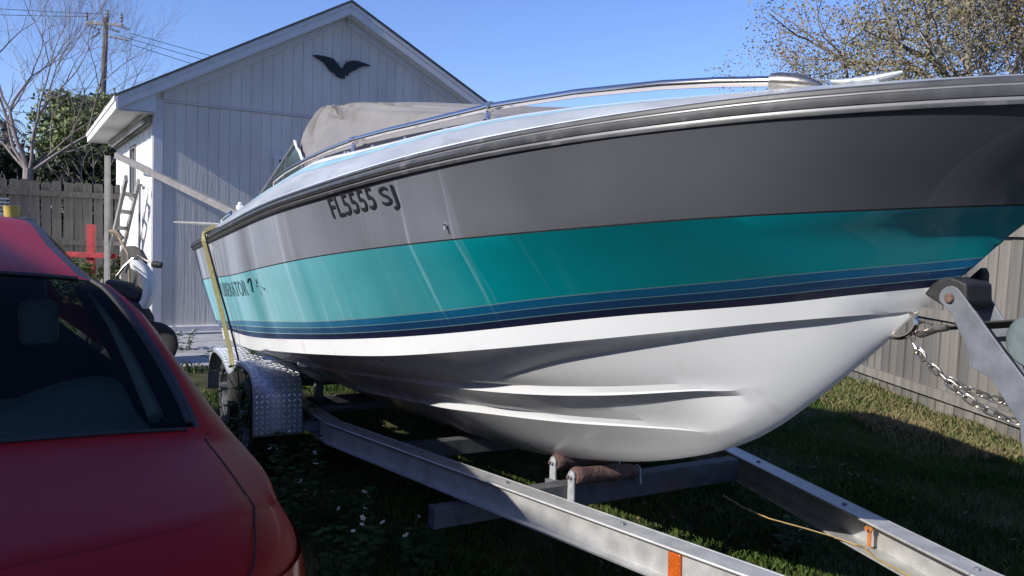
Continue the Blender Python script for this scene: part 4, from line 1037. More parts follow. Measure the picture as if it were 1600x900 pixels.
# ================================================================ FENCES
def fence(root, A, d, length, top, woods, rails, bwid=.138, side=1, dog=False, rail_from=0.0, seed=1, zb=.02):
    """board fence from A along unit d; boards one by one; rails on the side facing the camera"""
    rnd = random.Random(seed)
    nrm = Vector((d.y, -d.x, 0))*side
    x = 0; 
    base = []
    for k in range(5):
        w = bwid-.009-(k*.004); h = top-zb; m_ = MB()
        if dog: m_.prism([(-w/2, -.009, 0), (w/2, -.009, 0), (w/2, -.009, h-.03), (w/2-.028, -.009, h), (-w/2+.028, -.009, h), (-w/2, -.009, h-.03)], (0, .018, 0))
        else: m_.box((0, 0, h/2), (w, .018, h))
        for wd in woods: base.append(m_.mesh('fence_board', wd))
    rz = atan2(d.y, d.x)
    while x < length:
        o = bpy.data.objects.new('fence_board', rnd.choice(base)); COL.objects.link(o); o.parent = root
        o.location = d*x+nrm*rnd.uniform(-.004, .004)+Vector((0, 0, zb+rnd.uniform(-.02, .012))); o.rotation_euler = (rnd.uniform(-.006, .006), rnd.uniform(-.010, .010), rz+rnd.uniform(-.02, .02))
        x += bwid
    for z, hh in rails:
        x = rail_from
        while x < length:
            L = min(2.4, length-x); m_ = MB(); m_.beam((0, 0, 0), (0, L-.006, 0), .036, hh)
            o = m_.build('rail', woods[0], root); o.location = d*x+nrm*.030+Vector((0, 0, z)); o.rotation_euler = (0, 0, rz-pi/2); x += 2.4
    x = .6
    while x < length:
        m_ = MB(); m_.box((0, 0, (top-.1)/2), (.09, .09, top-.1)); o = m_.build('fence_post', woods[-1], root); o.location = d*x-nrm*.058; o.rotation_euler = (0, 0, rz); x += 2.4
FA = Vector((3.43, 12.0, -.02)); FD = Vector((.1, -.995, 0)).normalized()
fr_ = empty('board_fence', FA, 0, 'weathered wooden board fence with flat rails to the right behind the bow', 'fence')
fence(fr_, FA, FD, 11.5, 1.74, [M['fence_b'], M['fence'], M['fence_b'], M['fence_c']], [(.185, .085), (.90, .085), (1.66, .085)], bwid=.132, side=1, seed=3)
FB = Vector((-14.0, 9.2, 0)); FD2 = Vector((.857, .515, 0)).normalized()
fl_ = empty('picket_fence', FB, 0, 'grey dog-eared wooden fence across the back left of the yard', 'fence')
fence(fl_, FB, FD2, 8.6, 1.94, [M['fence_c'], M['fence'], M['fence']], [(1.74, .09), (.95, .085), (.25, .085)], bwid=.152, side=1, dog=True, seed=5)

# post and leaning lengths of timber
m_ = MB(); m_.beam((-5.386, 10.6, 0), (-5.386, 10.6, 2.22), .055, .055); tag(m_.build('post', M['lumber']), 'upright pale timber post standing left of the shed', 'post')
m_ = MB(); m_.beam((-5.22, 10.5, 2.22), (-2.6, 8.2, 1.42), .055, .075); tag(m_.build('timber_pole', mat('grey_timber_long', (.20, .19, .19), .8, noise=(14, .2))), 'long grey timber sloping down from the post to behind the boat', 'timber')
m_ = MB(); m_.tube([(-3.822, 9.0, 1.403), (-3.4, 8.62, 1.405), (-2.80, 8.05, 1.405)], [.010, .017, .02], 6); tag(m_.build('thin_pole', M['lumber'], smooth=True), 'thin grey pole sticking out level behind the boat stern', 'pole')
# ladder against the side wall
lad = empty('ladder', bp(-.3, -.8, 0), 0, 'old grey wooden ladder leaning along the white side wall of the shed', 'ladder')
LO = bp(-.3, -.8, 0)
r1 = (bp(-.44, -2.85, 0)-LO, bp(-.30, -.02, 1.9)-LO); r2 = (bp(-.26, -2.95, 0)-LO, bp(-.12, -.45, 1.88)-LO)
for a, b in (r1, r2):
    m_ = MB(); m_.beam(a, b, .035, .085); m_.build('ladder_rail', M['lumber'], lad)
for k in range(8):
    t = .1+k*.115; m_ = MB(); m_.beam(r1[0].lerp(r1[1], t), r2[0].lerp(r2[1], t), .03, .05); m_.build('rung', M['lumber'], lad)
# red steel frame
rf = empty('red_frame', (-5.9, 11.0, 0), 0, 'red steel frame with one upright, standing in greenery before the back fence', 'metal frame')
m_ = MB(); m_.box((.09, 0, .65), (.10, .06, 1.30)); m_.build('upright', M['redpaint'], rf, bevel=.004)
m_ = MB(); m_.box((.12, -.04, .88), (.68, .06, .07)); m_.build('crossbar', M['redpaint'], rf, bevel=.004)
for xx in (-.2,):
    m_ = MB(); m_.box((xx, -.02, .42), (.06, .06, .84)); m_.build('leg', M['redpaint'], rf)
# scooter
so_ = Vector((-3.6, 7.75, 0))
sc = empty('scooter', so_, 0, 'small black and white motor scooter parked between the red car and the shed corner', 'scooter')
def q3(px, z, y=0): return (px, y, z)
m_ = MB()
out_ = [(-.10, 1.04), (-.03, 1.03), (.05, .98), (.10, .90), (.125, .80), (.115, .70), (.08, .60), (.03, .53), (-.01, .50), (-.05, .54), (-.02, .60), (.02, .68), (.035, .77), (.02, .86), (-.03, .92), (-.09, .95)]
m_.prism([(x, -.07, z) for x, z in out_], (0, .14, 0)); m_.build('front_shield', M['plastic_white'], sc, bevel=.03, smooth=True)
m_ = MB(); m_.prism([(-.33, -.09, .80), (-.30, -.09, .84), (-.10, -.09, .80), (.0, -.09, .73), (.02, -.09, .66), (-.02, -.09, .64), (-.25, -.09, .73)], (0, .18, 0)); m_.build('seat', M['black'], sc, bevel=.025, smooth=True)
m_ = MB(); m_.tube([(-.16, 0, .90), (-.12, .02, 1.02), (-.04, .02, 1.08), (.05, .0, 1.03), (.14, -.02, 1.01)], .012, 8); m_.tube([(-.10, 0, .5), (-.07, .01, .8), (-.06, .02, 1.07)], .018, 8); m_.tube([(-.24, -.02, .86), (-.16, -.02, .97), (-.08, 0, 1.05)], .012, 8); hb = m_.build('handlebar', M['steel'], sc, smooth=True)
m_ = MB(); m_.lathe([(.0001, -.05), (.03, -.045), (.034, 0), (.03, .045), (.0001, .05)], (.16, -.03, 1.0), (1, 0, -.1), 14); m_.build('grip', M['black'], hb, smooth=True)
m_ = MB(); m_.prism([(-.28, -.08, .70), (.02, -.08, .63), (.10, -.08, .48), (.12, -.08, .22), (-.30, -.08, .2), (-.36, -.08, .45)], (0, .16, 0)); m_.build('body', M['black'], sc, bevel=.03, smooth=True)
for xx in (-.42, .14):
    m_ = MB(); m_.lathe([(.10, -.04), (.17, -.05), (.21, -.03), (.22, 0), (.21, .03), (.17, .05), (.10, .04)], (xx, 0, .22), (0, 1, 0), 28); m_.lathe([(.0001, .02), (.09, .03), (.102, .02), (.102, -.02), (.09, -.03), (.0001, -.02)], (xx, 0, .22), (0, 1, 0), 20); m_.build('wheel', M['tyre'], sc, smooth=True)
m_ = MB(); rr_ = [(-4.62, .35), (-4.62, 1.02), (-4.58, 1.09), (-4.50, 1.10), (-4.40, 1.05), (-4.35, .96), (-4.34, .35)]
m_.prism([(x+.0, 9.4, z) for x, z in rr_]+[], (.04, .03, 0)); m_.box((-4.56, 9.45, .18), (.03, .05, .36)); m_.box((-4.40, 9.45, .18), (.03, .05, .36))
tag(m_.build('grey_board', M['fence_c'], bevel=.006), 'grey round-cornered board propped behind the scooter', 'board')
m_ = MB(); m_.tube([(-4.45, 9.0, 1.22), (-4.34, 8.9, 1.12), (-4.26, 8.85, 1.02)], .014, 7); m_.tube([(-4.55, 9.0, 1.27), (-4.47, 9.0, 1.26), (-4.40, 9.0, 1.19)], [.02, .035, .028], 8); m_.tube([(-4.26, 8.85, 1.02), (-4.16, 8.75, .0)], .012, 7)
tag(m_.build('garden_tool', mat('tool_handle', (.28, .20, .13), .7, noise=(20, .2)), smooth=True), 'long-handled garden tool leaning by the ladder', 'tool')

# clutter beyond the car roof: a yellow tub and a pale crate edge
m_ = MB(); m_.lathe([(.0001, 0), (.055, 0), (.062, .085), (.066, .095), (.058, .096), (.05, .02), (.0001, .02)], (-4.33, 6.9, 1.41), (0, 0, 1), 20)
tag(m_.build('yellow_tub', mat('yellow_plastic', (.50, .36, .08), .5, noise=(8, .15)), smooth=True), 'yellow tub standing beyond the roof of the red car', 'tub')
tb = empty('work_table', (-4.5, 6.95, 0), 0, 'old work table beyond the red car with a yellow tub on it', 'table')
m_ = MB(); m_.box((-.1, 0, 1.382), (.62, .5, .05)); m_.build('tabletop', M['lumber'], tb)
for a_ in (-.36, .16):
    for c_2 in (-.2, .2): MB().box((a_, c_2, .685), (.05, .05, 1.36)).build('leg', M['lumber'], tb)
cr = empty('plastic_crate', (-4.62, 7.0, 1.408), 0, 'pale slotted plastic crate at the left edge, behind the car roof', 'crate')
m_ = MB(); m_.box((-.0, 0, .01), (.26, .22, .02)); m_.build('floor', M['plastic_white'], cr)
for k in range(5):
    m_ = MB(); m_.box((0, -.11, .03+k*.032), (.28, .012, .012)); m_.box((.135, 0, .03+k*.032), (.012, .21, .012)); m_.build('slat', M['plastic_white'], cr)
for xx in (-.135, -.045, .045, .135):
    m_ = MB(); m_.box((xx, -.112, .09), (.014, .016, .17)); m_.build('upright', M['plastic_white'], cr)

# ================================================================ UTILITY POLE
up = empty('utility_pole', (-19.9, 38, .15), 0, 'tall wooden utility pole with one crossarm and insulators behind the bare tree', 'utility pole')
m_ = MB(); m_.tube([(0, 0, 0), (.25, 0, 4), (.5, 0, 10.3)], [.17, .15, .11], 10); m_.build('pole', M['pole'], up, smooth=True)
m_ = MB(); m_.beam((-.42, 0, 10.02), (1.27, 0, 9.98), .12, .13); m_.build('crossarm', mat('crossarm_wood', (.34, .32, .33), .85, noise=(5, .15)), up)
ins_m = mat('insulator', (.25, .25, .28), .4)
for xx, zz in ((-.40, 10.1), (.55, 10.25), (1.2, 10.1)):
    m_ = MB(); m_.lathe([(.0001, 0), (.05, 0), (.07, .1), (.05, .15), (.08, .22), (.05, .28), (.07, .36), (.02, .42), (.0001, .42)], (xx, 0, zz), (0, 0, 1), 10); m_.build('insulator', ins_m, up, smooth=True)
for (x0, z0, x1, z1) in ((-.35, 9.92, .2, 9.72), (.65, 9.8, 1.15, 9.65), (1.22, 9.92, 1.6, 9.78), (.6, 9.45, 1.6, 9.28), (.25, 9.6, -.2, 9.3)):
    m_ = MB(); P = [(lerp(x0, x1, t), -.05, lerp(z0, z1, t)) for t in np.linspace(0, 1, 9)]; m_.tube(P, [.03, .07, .03, .07, .03, .07, .03, .06, .02], 8); m_.build('insulator', ins_m, up, smooth=True)
def wire(a, b, sag, r=.014):
    m_ = MB(); a = Vector(a); b = Vector(b); P = []
    for t in np.linspace(0, 1, 24): p = a.lerp(b, t); p.z -= sag*4*t*(1-t); P.append(p)
    m_.tube(P, r, 5); o = m_.build('power_line', M['iron'])
    return o
wl_ = [((-18.3, 38, 9.78), (14, 70, 9.3), 1.0, 'power line leaving the right end of the crossarm'), ((-18.8, 38, 9.65), (14, 71, 8.6), 1.0, 'power line leaving the middle of the crossarm to the right'), ((-18.3, 38, 9.28), (13, 72, 8.0), 1.2, 'power line leaving just below the crossarm to the right'),
       ((-19.4, 38, 6.5), (14, 70, 7.2), 1.0, 'lowest power line right of the pole'), ((-20.3, 38, 10.45), (-60, 30, 12), 1.2, 'power line running left from the first insulator'), ((-19.35, 38, 10.6), (-60, 31, 13.5), 1.2, 'power line running left from the top insulator'), ((-19.7, 38, 5.9), (-60, 30, 9.0), 1.0, 'lowest power line left of the pole')]
for a, b, sg, lb in wl_: tag(wire(a, b, sg), lb, 'wire')

# ================================================================ TREES
def grow(mb, tips, p, d, r, L, lev, maxlev, rnd, spread=.55, up=.12, kids=(2, 3), shrink=.74, n0=7, gn=.10):
    steps = 4 if lev < maxlev else 3; P = [p.copy()]; R = [r]; q = p.copy(); dd = d.copy()
    for k in range(steps):
        dd = (dd+Vector((rnd.gauss(0, gn), rnd.gauss(0, gn), rnd.gauss(0, gn)+up*.25))).normalized(); q = q+dd*(L/steps); P.append(q.copy()); R.append(r*(1-.38*(k+1)/steps))
        if lev >= 1 and lev < maxlev and k in (1, 2) and rnd.random() < .75:
            a = Vector((rnd.gauss(0, 1), rnd.gauss(0, 1), rnd.gauss(0, 1))); a = (a-dd*a.dot(dd)).normalized()
            nd = (dd*.6+a*.75+Vector((0, 0, up))).normalized(); grow(mb, tips, q.copy(), nd, R[-1]*.5, L*.62, max(lev+1, maxlev-2), maxlev, rnd, spread, up, kids, shrink, n0, gn)
    mb.tube(P, R, max(3, n0-lev), cap=False)
    tips.append((q.copy(), dd.copy(), lev))
    if lev < maxlev:
        n = rnd.choice(kids); a0 = rnd.uniform(0, 2*pi)
        for k in range(n):
            t = a0+2*pi*k/n+rnd.uniform(-.4, .4); a = dd.cross(Vector((0, 0, 1)) if abs(dd.z) < .9 else Vector((1, 0, 0))).normalized(); b = dd.cross(a)
            s_ = spread*rnd.uniform(.6, 1.3); nd = (dd*cos(s_)+(a*cos(t)+b*sin(t))*sin(s_)+Vector((0, 0, up))).normalized()
            grow(mb, tips, q.copy(), nd, r*.62*rnd.uniform(.75, 1.05), L*shrink*rnd.uniform(.8, 1.15), lev+1, maxlev, rnd, spread, up, kids, shrink, n0, gn)
def leaves(pts, n, rad, size, rnd, name, m, parent, flat=.6, clump=None):
    """small two-triangle leaves scattered in clumps round the given points"""
    k = len(pts); N_ = n
    idx = np.random.randint(0, k, N_); P = np.array([[p.x, p.y, p.z] for p in pts])[idx]
    off = np.random.normal(0, rad, (N_, 3)); off[:, 2] *= flat; C_ = P+off
    a = np.random.normal(0, 1, (N_, 3)); a /= np.linalg.norm(a, axis=1)[:, None]; b = np.random.normal(0, 1, (N_, 3)); b = np.cross(a, b); b /= np.linalg.norm(b, axis=1)[:, None]
    s_ = size*np.random.uniform(.5, 1.3, (N_, 1)); V = np.empty((N_, 4, 3)); V[:, 0] = C_-a*s_; V[:, 1] = C_+b*s_*.45; V[:, 2] = C_+a*s_; V[:, 3] = C_-b*s_*.45
    return quads(V.reshape(-1, 3), N_, name, m, parent)
def quads(V, nq, name, m, parent=None):
    me = bpy.data.meshes.new(name); me.vertices.add(nq*4); me.vertices.foreach_set('co', V.astype(np.float32).ravel())
    me.loops.add(nq*4); me.loops.foreach_set('vertex_index', np.arange(nq*4, dtype=np.int32)); me.polygons.add(nq); me.polygons.foreach_set('loop_start', np.arange(0, nq*4, 4, dtype=np.int32))
    me.materials.append(m); me.update(calc_edges=True); o = bpy.data.objects.new(name, me); COL.objects.link(o)
    if parent is not None: o.parent = parent
    return o
# bare tree, left
rnd = random.Random(11)
bt = empty('bare_tree', (-10.1, 16.5, 0), 0, 'leafless pale-barked tree spreading over the back fence at the left', 'tree')
mb = MB(); tips = []
mb.tube([(0, 0, 0), (.05, 0, 1.2), (.1, 0, 2.3)], [.13, .11, .10], 9, cap=False)
for d, r, L in ((Vector((-.55, .1, .9)), .10, 1.5), (Vector((-.1, -.2, 1)), .11, 1.6), (Vector((.35, .1, .95)), .09, 1.5), (Vector((.9, 0, .62)), .095, 1.7), (Vector((-.9, .2, .6)), .07, 1.5), (Vector((.6, .5, .8)), .06, 1.5)):
    grow(mb, tips, Vector((.1, 0, 2.2)), d.normalized(), r*.42, L*.80, 1, 7, rnd, .44, .15, (2, 2, 3), .80, 8, .10)
mb.build('trunk', M['twig'], bt, smooth=True, recalc=False)
# big half-bare tree, right
rnd = random.Random(4)
rt = empty('oak_tree', (12.5, 19.5, 0), 0, 'big tree with thin brown-green foliage rising behind the bow at the right', 'tree')
mb = MB(); tips = []
mb.tube([(0, 0, 0), (0, 0, 1.6), (.1, 0, 3.2)], [.42, .36, .32], 10, cap=False)
for d, r, L in ((Vector((-.75, 0, .75)), .19, 2.6), (Vector((-.2, -.3, 1)), .2, 2.8), (Vector((.4, .1, .95)), .2, 2.8), (Vector((.9, 0, .6)), .16, 2.6), (Vector((-1, .3, .35)), .13, 2.7), (Vector((-.5, -.6, .7)), .13, 2.6)):
    grow(mb, tips, Vector((.1, 0, 3.1)), d.normalized(), r, L, 1, 5, rnd, .52, .06, (2, 3), .78, 8, .12)
mb.build('trunk', M['bark'], rt, smooth=True, recalc=False)
tp = [t[0] for t in tips if t[2] >= 4]
leaves(tp, 70000, .30, .042, rnd, 'crown', M['leaf_brown'], rt, .8)
leaves(rnd.sample(tp, len(tp)//3), 15000, .26, .042, rnd, 'crown', M['leaf_olive'], rt, .8)
# a lower tree to its left
rnd = random.Random(9)
r2_ = empty('small_tree', (9.9, 22.0, 0), 0, 'smaller dark leafy tree left of the big tree, just showing above the bow rail', 'tree')
mb = MB(); tips = []
mb.tube([(0, 0, 0), (0, 0, 2.0)], [.16, .12], 8, cap=False)
for d in ((-.5, 0, .9), (.3, 0, 1), (.7, .2, .8), (-.8, .2, .7)): grow(mb, tips, Vector((0, 0, 2.0)), Vector(d).normalized(), .07, 1.35, 2, 5, rnd, .5, .12, (2, 3), .74, 7, .12)
mb.build('trunk', M['bark_dark'], r2_, smooth=True, recalc=False)
tp = [t[0] for t in tips if t[2] >= 4]; leaves(tp, 14000, .20, .06, rnd, 'crown', M['leaf_dark'], r2_, .8)
# green tree behind the bare one
rnd = random.Random(21)
def bushy(name, loc, hgt, rad, nclump, nleaf, m, label, size=.12, cat='tree', trunk=True, lo=.3):
    t_ = empty(name, loc, 0, label, cat)
    if trunk:
        q_ = MB(); q_.tube([(0, 0, 0), (.1, 0, hgt*.4), (0, .1, hgt*.75)], [.05*hgt*.5, .04*hgt*.4, .02], 8, cap=False)
        for k in range(7): a = rnd.uniform(0, 6.28); q_.tube([(.05, 0, hgt*(.3+.05*k)), (cos(a)*rad*.4, sin(a)*rad*.4, hgt*(.45+.06*k)), (cos(a)*rad*.75, sin(a)*rad*.7, hgt*(.55+.06*k))], [.05, .035, .012], 5, cap=False)
        q_.build('trunk', M['bark_dark'], t_, smooth=True)
    P = []
    for k in range(nclump):
        u = rnd.uniform(0, 6.28); ph = rnd.uniform(-.5, 1.3); rr = rad*rnd.uniform(.35, 1.0)
        P.append(Vector((cos(u)*cos(ph)*rr, sin(u)*cos(ph)*rr, hgt*(lo+(1-lo)*.5)+sin(ph)*hgt*(1-lo)*.48*rnd.uniform(.6, 1.0))))
    leaves(P, nleaf, rad*.13, size, rnd, 'crown', m, t_, .75)
    return t_
bushy('green_tree', (-16.6, 31, 0), 6.0, 1.9, 60, 15000, M['leaf_olive'], 'dense green tree behind the bare tree and utility pole', .11)
bushy('green_tree', (-13.7, 27, 0), 5.3, 1.5, 40, 13000, M['leaf_olive'], 'lower green tree directly left of the shed eave', .10)
bushy('brush_thicket', (-15.0, 21.5, 0), 3.6, 2.3, 50, 16000, M['brush'], 'tangled grey-brown thicket behind the back fence, left of the shed', .10, 'bush', True, .05)
bushy('dark_shrub', (-12.5, 19.2, 0), 2.9, 1.7, 40, 14000, M['leaf_dark'], 'dark shrub under the bare tree behind the fence', .08, 'bush', False, .05)
bushy('dark_shrub', (-9.3, 18.0, 0), 2.9, 1.5, 40, 12000, M['leaf_dark'], 'dark shrub between the bare tree and the shed eave', .08, 'bush', False, .05)
bushy('dark_shrub', (-18.5, 22.0, 0), 3.4, 2.6, 50, 16000, M['leaf_dark'], 'dark shrub at the far left edge behind the fence', .09, 'bush', False, .05)
# scrubby bare branches in the thicket
for i_, (x_, y_, hh) in enumerate(((-9.0, 17.0, .9), (-11.6, 17.2, .8), (-8.3, 19.0, 1.1), (-13.2, 18.0, .9))):
    o_ = empty('bare_bush', (x_, y_, 0), 0, ['bare pale branches of a bush just left of the shed', 'bare branching bush below the bare tree', 'tall bare bush hard against the shed eave', 'bare bush near the left edge behind the fence'][i_], 'bush'); mb = MB(); tips = []
    for k in range(4): a = k*1.6+i_; grow(mb, tips, Vector((0, 0, .2)), Vector((cos(a)*.5, sin(a)*.5, 1)).normalized(), .05, hh, 2, 5, rnd, .5, .12, (2, 3), .8, 6, .14)
    mb.build('branches', M['twig'], o_, smooth=True, recalc=False)
# palm at the far left
pm = empty('palm_tree', (-19.05, 30, 0), 0, 'slim palm with a dark drooping head at the far left edge', 'palm tree')
m_ = MB(); m_.tube([(0, 0, 0), (.05, 0, 2.5), (0, 0, 4.6)], [.16, .13, .12], 8); m_.build('trunk', M['bark'], pm, smooth=True)
for k in range(20):
    a = k*2.4; dr = rnd.uniform(-.2, 1.2); m_ = MB(); P = []
    for t in np.linspace(0, 1, 8): P.append(Vector((cos(a)*t*.95*cos(dr*.5), sin(a)*t*.95*cos(dr*.5), 4.6+sin(dr)*t*.9-t*t*1.1)))
    for p, q in zip(P, P[1:]):
        d = (q-p).normalized(); sd_ = d.cross(Vector((0, 0, 1))).normalized()
        for e in (-1, 1):
            for f in (0, .5): c = p.lerp(q, f); m_.add([c, c+d*.03, c+sd_*e*.22+d*.12+Vector((0, 0, -.12))], [(0, 1, 2)])
    m_.build('frond', M['leaf_dark'], pm)
bushy('garden_shrub', (-5.85, 10.72, 0), .84, .34, 26, 2600, M['leaf_green'], 'green shrub growing through the red steel frame', .035, 'bush', False, .05)
bushy('garden_shrub', (-5.45, 11.2, 0), 1.0, .3, 20, 1500, M['leaf_green'], 'small green shrub between the red frame and the ladder', .03, 'bush', False, .05)
# small tan building seen over the fence
hs = empty('distant_house', (-17.0, 44, 0), 0, 'small pale building glimpsed over the back fence below the trees', 'house')
MB().box((0, 0, 1.3), (2.6, 3, 2.6)).build('wall', mat('pale_wall', (.5, .47, .38), .8), hs)
m_ = MB(); m_.prism([(-1.6, -1.7, 2.55), (1.6, -1.7, 2.55), (1.2, -1.7, 3.1), (-1.0, -1.7, 3.1)], (0, 3.4, 0)); m_.build('roof', M['shingle'], hs)
# out of frame on the left: a house added to shade the car, and a tree that shades the far lawn
def PQ(p, q, z=0): return Vector((-.5446*p+.8386*q, .8386*p+.5446*q, z))
nh = empty('shade_house', PQ(0, -6.5), 0, 'unseen low house added left of the driveway to shade the red car', 'house')
nr = atan2(.8386, -.5446); nh.rotation_euler = (0, 0, nr)     # local x along p, local y away from the sun's path (-q)
hw_ = MB(); hw_.box((-.55, 2.2, 2.15), (10.5, 5.0, 4.3)); hw_.build('wall', M['stucco'], nh)
hw_ = MB(); hw_.prism([(-6.0, -1.0, 4.58), (-6.0, 5.6, 4.58), (-6.0, 2.3, 5.9)], (10.85, 0, 0)); hw_.box((-.575, 2.3, 4.52), (10.85, 6.6, .12)); hw_.build('roof', M['shingle'], nh)
for k in range(3):
    w_ = MB(); w_.box((-4+3.2*k, -.32, 1.6), (1.2, .06, 1.2)); wo_ = w_.build('window', M['trim'], nh); MB().box((-4+3.2*k, -.355, 1.6), (1.06, .02, 1.06)).build('pane', gl, wo_)
st_ = empty('shade_tree', PQ(6.1, -7.0), 0, 'tall leafy tree beyond the house that shades the lawn behind the boat', 'tree')
q_ = MB(); q_.tube([(0, 0, 0), (.1, 0, 4), (0, .3, 7.6)], [.22, .16, .08], 9); q_.build('trunk', M['bark'], st_, smooth=True)
P = []
while len(P) < 60:
    v = Vector((rnd.uniform(-1, 1), rnd.uniform(-1, 1), rnd.uniform(-1, 1)))
    if v.length < 1: P.append(Vector((v.x*1.5, v.y*1.5, 8.75+v.z*1.1)))
leaves(P, 26000, .16, .09, rnd, 'crown', M['leaf_green'], st_, .8)

# unseen trees added around the photographer to darken what the hull sees from below
for (x_, y_, hh, rr, lb) in ((-4.5, -12.5, 6, 3, 'unseen leafy tree added behind and left of the photographer to cut skylight'), (10.5, -1.5, 6, 3, 'leafy tree added beyond the right fence, out of frame, to cut skylight'), (11.0, 5.0, 4.0, 2.4, 'low unseen tree added beyond the right fence to cut skylight')):
    bushy('sky_block_tree', (x_, y_, 0), hh, rr, 70, 16000, M['leaf_green'], lb, .22, 'tree', True, .02)

# ================================================================ WEEDS AND GRASS
def leafshape(mb, p, d, L, w):
    d = d.normalized(); s_ = d.cross(Vector((0, 0, 1)))
    if s_.length < .05: s_ = Vector((1, 0, 0))
    s_.normalize(); n_ = s_.cross(d); q = p+d*L
    mb.add([p, p+d*L*.35+s_*w-n_*w*.25, p+d*L*.4+n_*w*.1, p+d*L*.35-s_*w-n_*w*.25, q-Vector((0, 0, L*.15))], [(0, 1, 2), (0, 2, 3), (1, 4, 2), (2, 4, 3)])
fm = MB()
for k in range(5):
    a = k*2*pi/5; d = Vector((cos(a), sin(a), .12)); s_ = Vector((-sin(a), cos(a), 0)); fm.add([d*.003, d*.010+s_*.0055, d*.0175+s_*.0035, d*.0175-s_*.0035, d*.010-s_*.0055], [(0, 1, 2, 3, 4)], 0)
fm.lathe([(.0001, .004), (.004, .003), (.004, -.002)], (0, 0, 0), (0, 0, 1), 8, 1)
fmesh = fm.mesh('flower', [M['flower'], M['flower_eye']], recalc=False)
wrnd = random.Random(33)
def weed(x, y, hgt, nst, label, nf):
    root = empty('flowering_weed', (x, y, 0), wrnd.uniform(0, 6), label, 'weed', 'white-flowered weeds along the trailer')
    st = MB(); lf = MB(); ends = []
    for k in range(nst):
        a = wrnd.uniform(0, 6.28); tilt = wrnd.uniform(.05, .5); p = Vector((cos(a)*.04, sin(a)*.04, 0)); d = Vector((cos(a)*tilt, sin(a)*tilt, 1)).normalized(); P = [p.copy()]; L = hgt*wrnd.uniform(.6, 1.1)
        for j in range(6): d = (d+Vector((wrnd.gauss(0, .08), wrnd.gauss(0, .08), .0))).normalized(); p = p+d*L/6; P.append(p.copy())
        st.tube(P, [.0035-.0004*j for j in range(7)], 5, cap=False)
        for j in range(1, 7):
            for e in range(3):
                b = wrnd.uniform(0, 6.28); dl = Vector((cos(b), sin(b), wrnd.uniform(-.1, .5))); c = P[j]+dl*.02
                for m2 in (-.6, 0, .6):
                    dd = Vector((cos(b+m2), sin(b+m2), dl.z)); leafshape(lf, c, dd, wrnd.uniform(.035, .065)*(1 if m2 == 0 else .75), .012)
        ends.append(P[-1])
        # side shoots with flowers
        for j in (3, 4, 5):
            b = wrnd.uniform(0, 6.28); e = P[j]+Vector((cos(b)*.05, sin(b)*.05, .08)); st.tube([P[j], e], [.002, .0012], 4, cap=False); ends.append(e)
    st.build('stem', M['leaf_weed'], root, recalc=False); tag(lf.build('leaves', M['leaf_weed'], root, recalc=False), kind='stuff')
    wrnd.shuffle(ends)
    for e in ends[:nf]:
        o = bpy.data.objects.new('flower', fmesh); COL.objects.link(o); o.parent = root; o.location = e+Vector((0, 0, .003)); o.rotation_euler = (wrnd.uniform(-.9, .9), wrnd.uniform(-.9, .9), wrnd.uniform(0, 6)); s_ = wrnd.uniform(.55, .95); o.scale = (s_, s_, s_)
wl2 = [(-1.62, 4.75, .72, 9, 'tallest weed, growing up against the front of the trailer fender', 6), (-1.38, 4.60, .62, 9, 'bushy weed at the bend of the near trailer rail', 4), (-1.15, 4.15, .34, 6, 'weed with white flowers beside the red car boot', 5),
       (-.95, 3.75, .32, 6, 'white-flowered weed in the dark gap between car and rail', 5), (-.72, 3.65, .28, 5, 'low weed under the middle of the near rail', 4), (-.62, 3.2, .25, 5, 'low flowering weed nearest the boot corner of the car', 4),
       (-1.45, 5.15, .66, 5, 'tall spindly weed between fender and hull', 3), (-.35, 3.35, .2, 5, 'short weed beneath the near rail', 2), (-1.9, 4.7, .35, 5, 'weed under the tyre of the trailer', 2), (-1.25, 3.6, .30, 5, 'weed hard against the side of the red car', 3),
       (1.38, 3.72, .2, 4, 'small pale weed in the sunlit grass between the two trailer rails', 4), (-3.55, 8.6, .3, 4, 'low weed at the foot of the shed corner', 2)]
for w_ in wl2: weed(*w_)
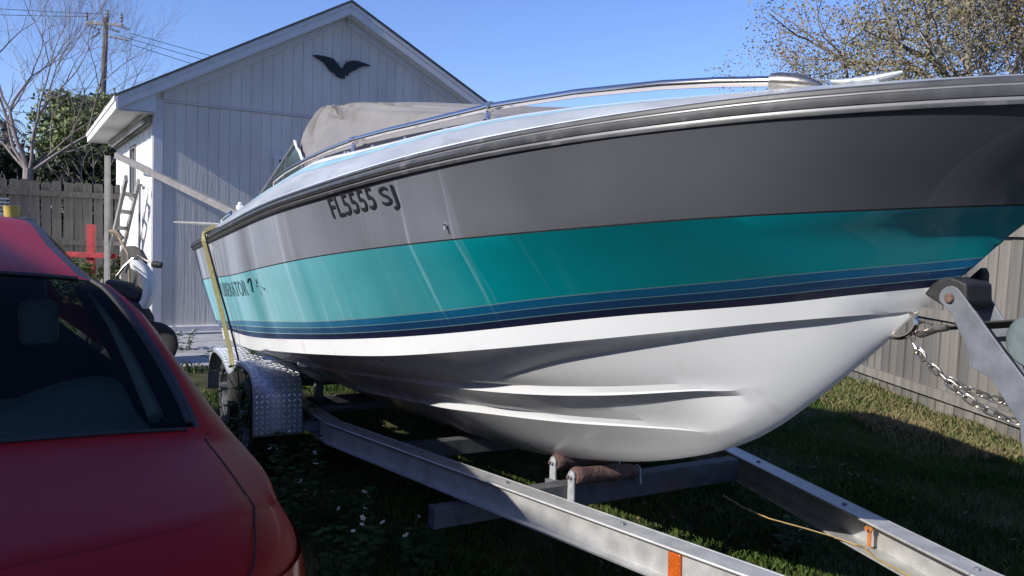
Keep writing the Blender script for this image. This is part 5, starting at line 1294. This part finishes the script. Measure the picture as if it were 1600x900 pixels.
# grass blades: denser where the picture looks at them closely
def grass(n, x0, x1, y0, y1, hmin, hmax, w, name, lab, keep=None, m=None):
    X = np.random.uniform(x0, x1, n); Y = y0+(y1-y0)*np.random.uniform(0, 1, n)**1.35
    ok = (np.abs(X) < .70*Y+.4)
    rel = np.stack([X-Cb.x, Y-Cb.y], 1); al_ = rel @ np.array([ub.x, ub.y]); ou = rel @ np.array([nb.x, nb.y])
    ok &= ~((al_ > -.1) & (ou < 2.52))
    cl = np.sin(X*3.1+np.sin(Y*2.3)*1.7)*np.sin(Y*2.7+np.sin(X*1.9)*1.3)
    ok &= (np.random.uniform(0, 1, n) < .62+.38*cl)
    X = X[ok]; Y = Y[ok]; cl = cl[ok]; k = len(X)
    H_ = np.random.uniform(hmin, hmax, k)*(1+.35*cl); a = np.random.uniform(0, 2*pi, k); ln = np.random.uniform(.1, .9, k)*H_; b = np.random.uniform(0, 2*pi, k)
    V = np.empty((k, 4, 3)); dx, dy = np.cos(a)*w, np.sin(a)*w; lx, ly = np.cos(b)*ln, np.sin(b)*ln
    V[:, 0] = np.stack([X-dx, Y-dy, np.full(k, -.02)], 1); V[:, 1] = np.stack([X+dx, Y+dy, np.full(k, -.02)], 1)
    V[:, 2] = np.stack([X+dx*.6+lx*.35, Y+dy*.6+ly*.35, H_*.6], 1); V[:, 3] = np.stack([X+lx, Y+ly, H_], 1)
    o = quads(V.reshape(-1, 3), k, name, m or M['grass']); tag(o, lab, 'grass', kind='stuff')
grass(330000, -2.6, 5.2, 2.0, 9.5, .015, .045, .0017, 'lawn_grass', 'short mixed green and straw-coloured grass under and around the trailer')
grass(50000, -6, 9, 7.5, 16, .03, .08, .004, 'lawn_grass', 'grass further back around the shed and along the fences')
fl = MB(); lr = random.Random(5)
for k in range(420):
    x_, y_ = lr.uniform(-2.2, 4.0), lr.uniform(2.4, 8.2)
    if abs(x_) > .68*y_+.3: continue
    a = lr.uniform(0, 6.28); c = Vector((x_, y_, lr.uniform(.012, .04))); d = Vector((cos(a), sin(a), lr.uniform(-.5, .5)))*lr.uniform(.012, .026); e = Vector((-sin(a), cos(a), lr.uniform(-.5, .5)))*lr.uniform(.006, .012)
    fl.add([c-d, c+e, c+d, c-e], [(0, 1, 2, 3)])
tag(fl.build('fallen_leaves', mat('dead_leaf', (.13, .085, .045), .8, noise=(3, .4)), recalc=False), 'dry brown fallen leaves scattered in the grass', 'leaves', kind='stuff')
drym = leafmat('dry_grass', (.22, .17, .09), (.12, .13, .05))
grass(14000, 2.9, 4.1, 5.6, 8.4, .02, .07, .003, 'dry_grass', 'dry straw-coloured grass along the foot of the right fence', m=drym)
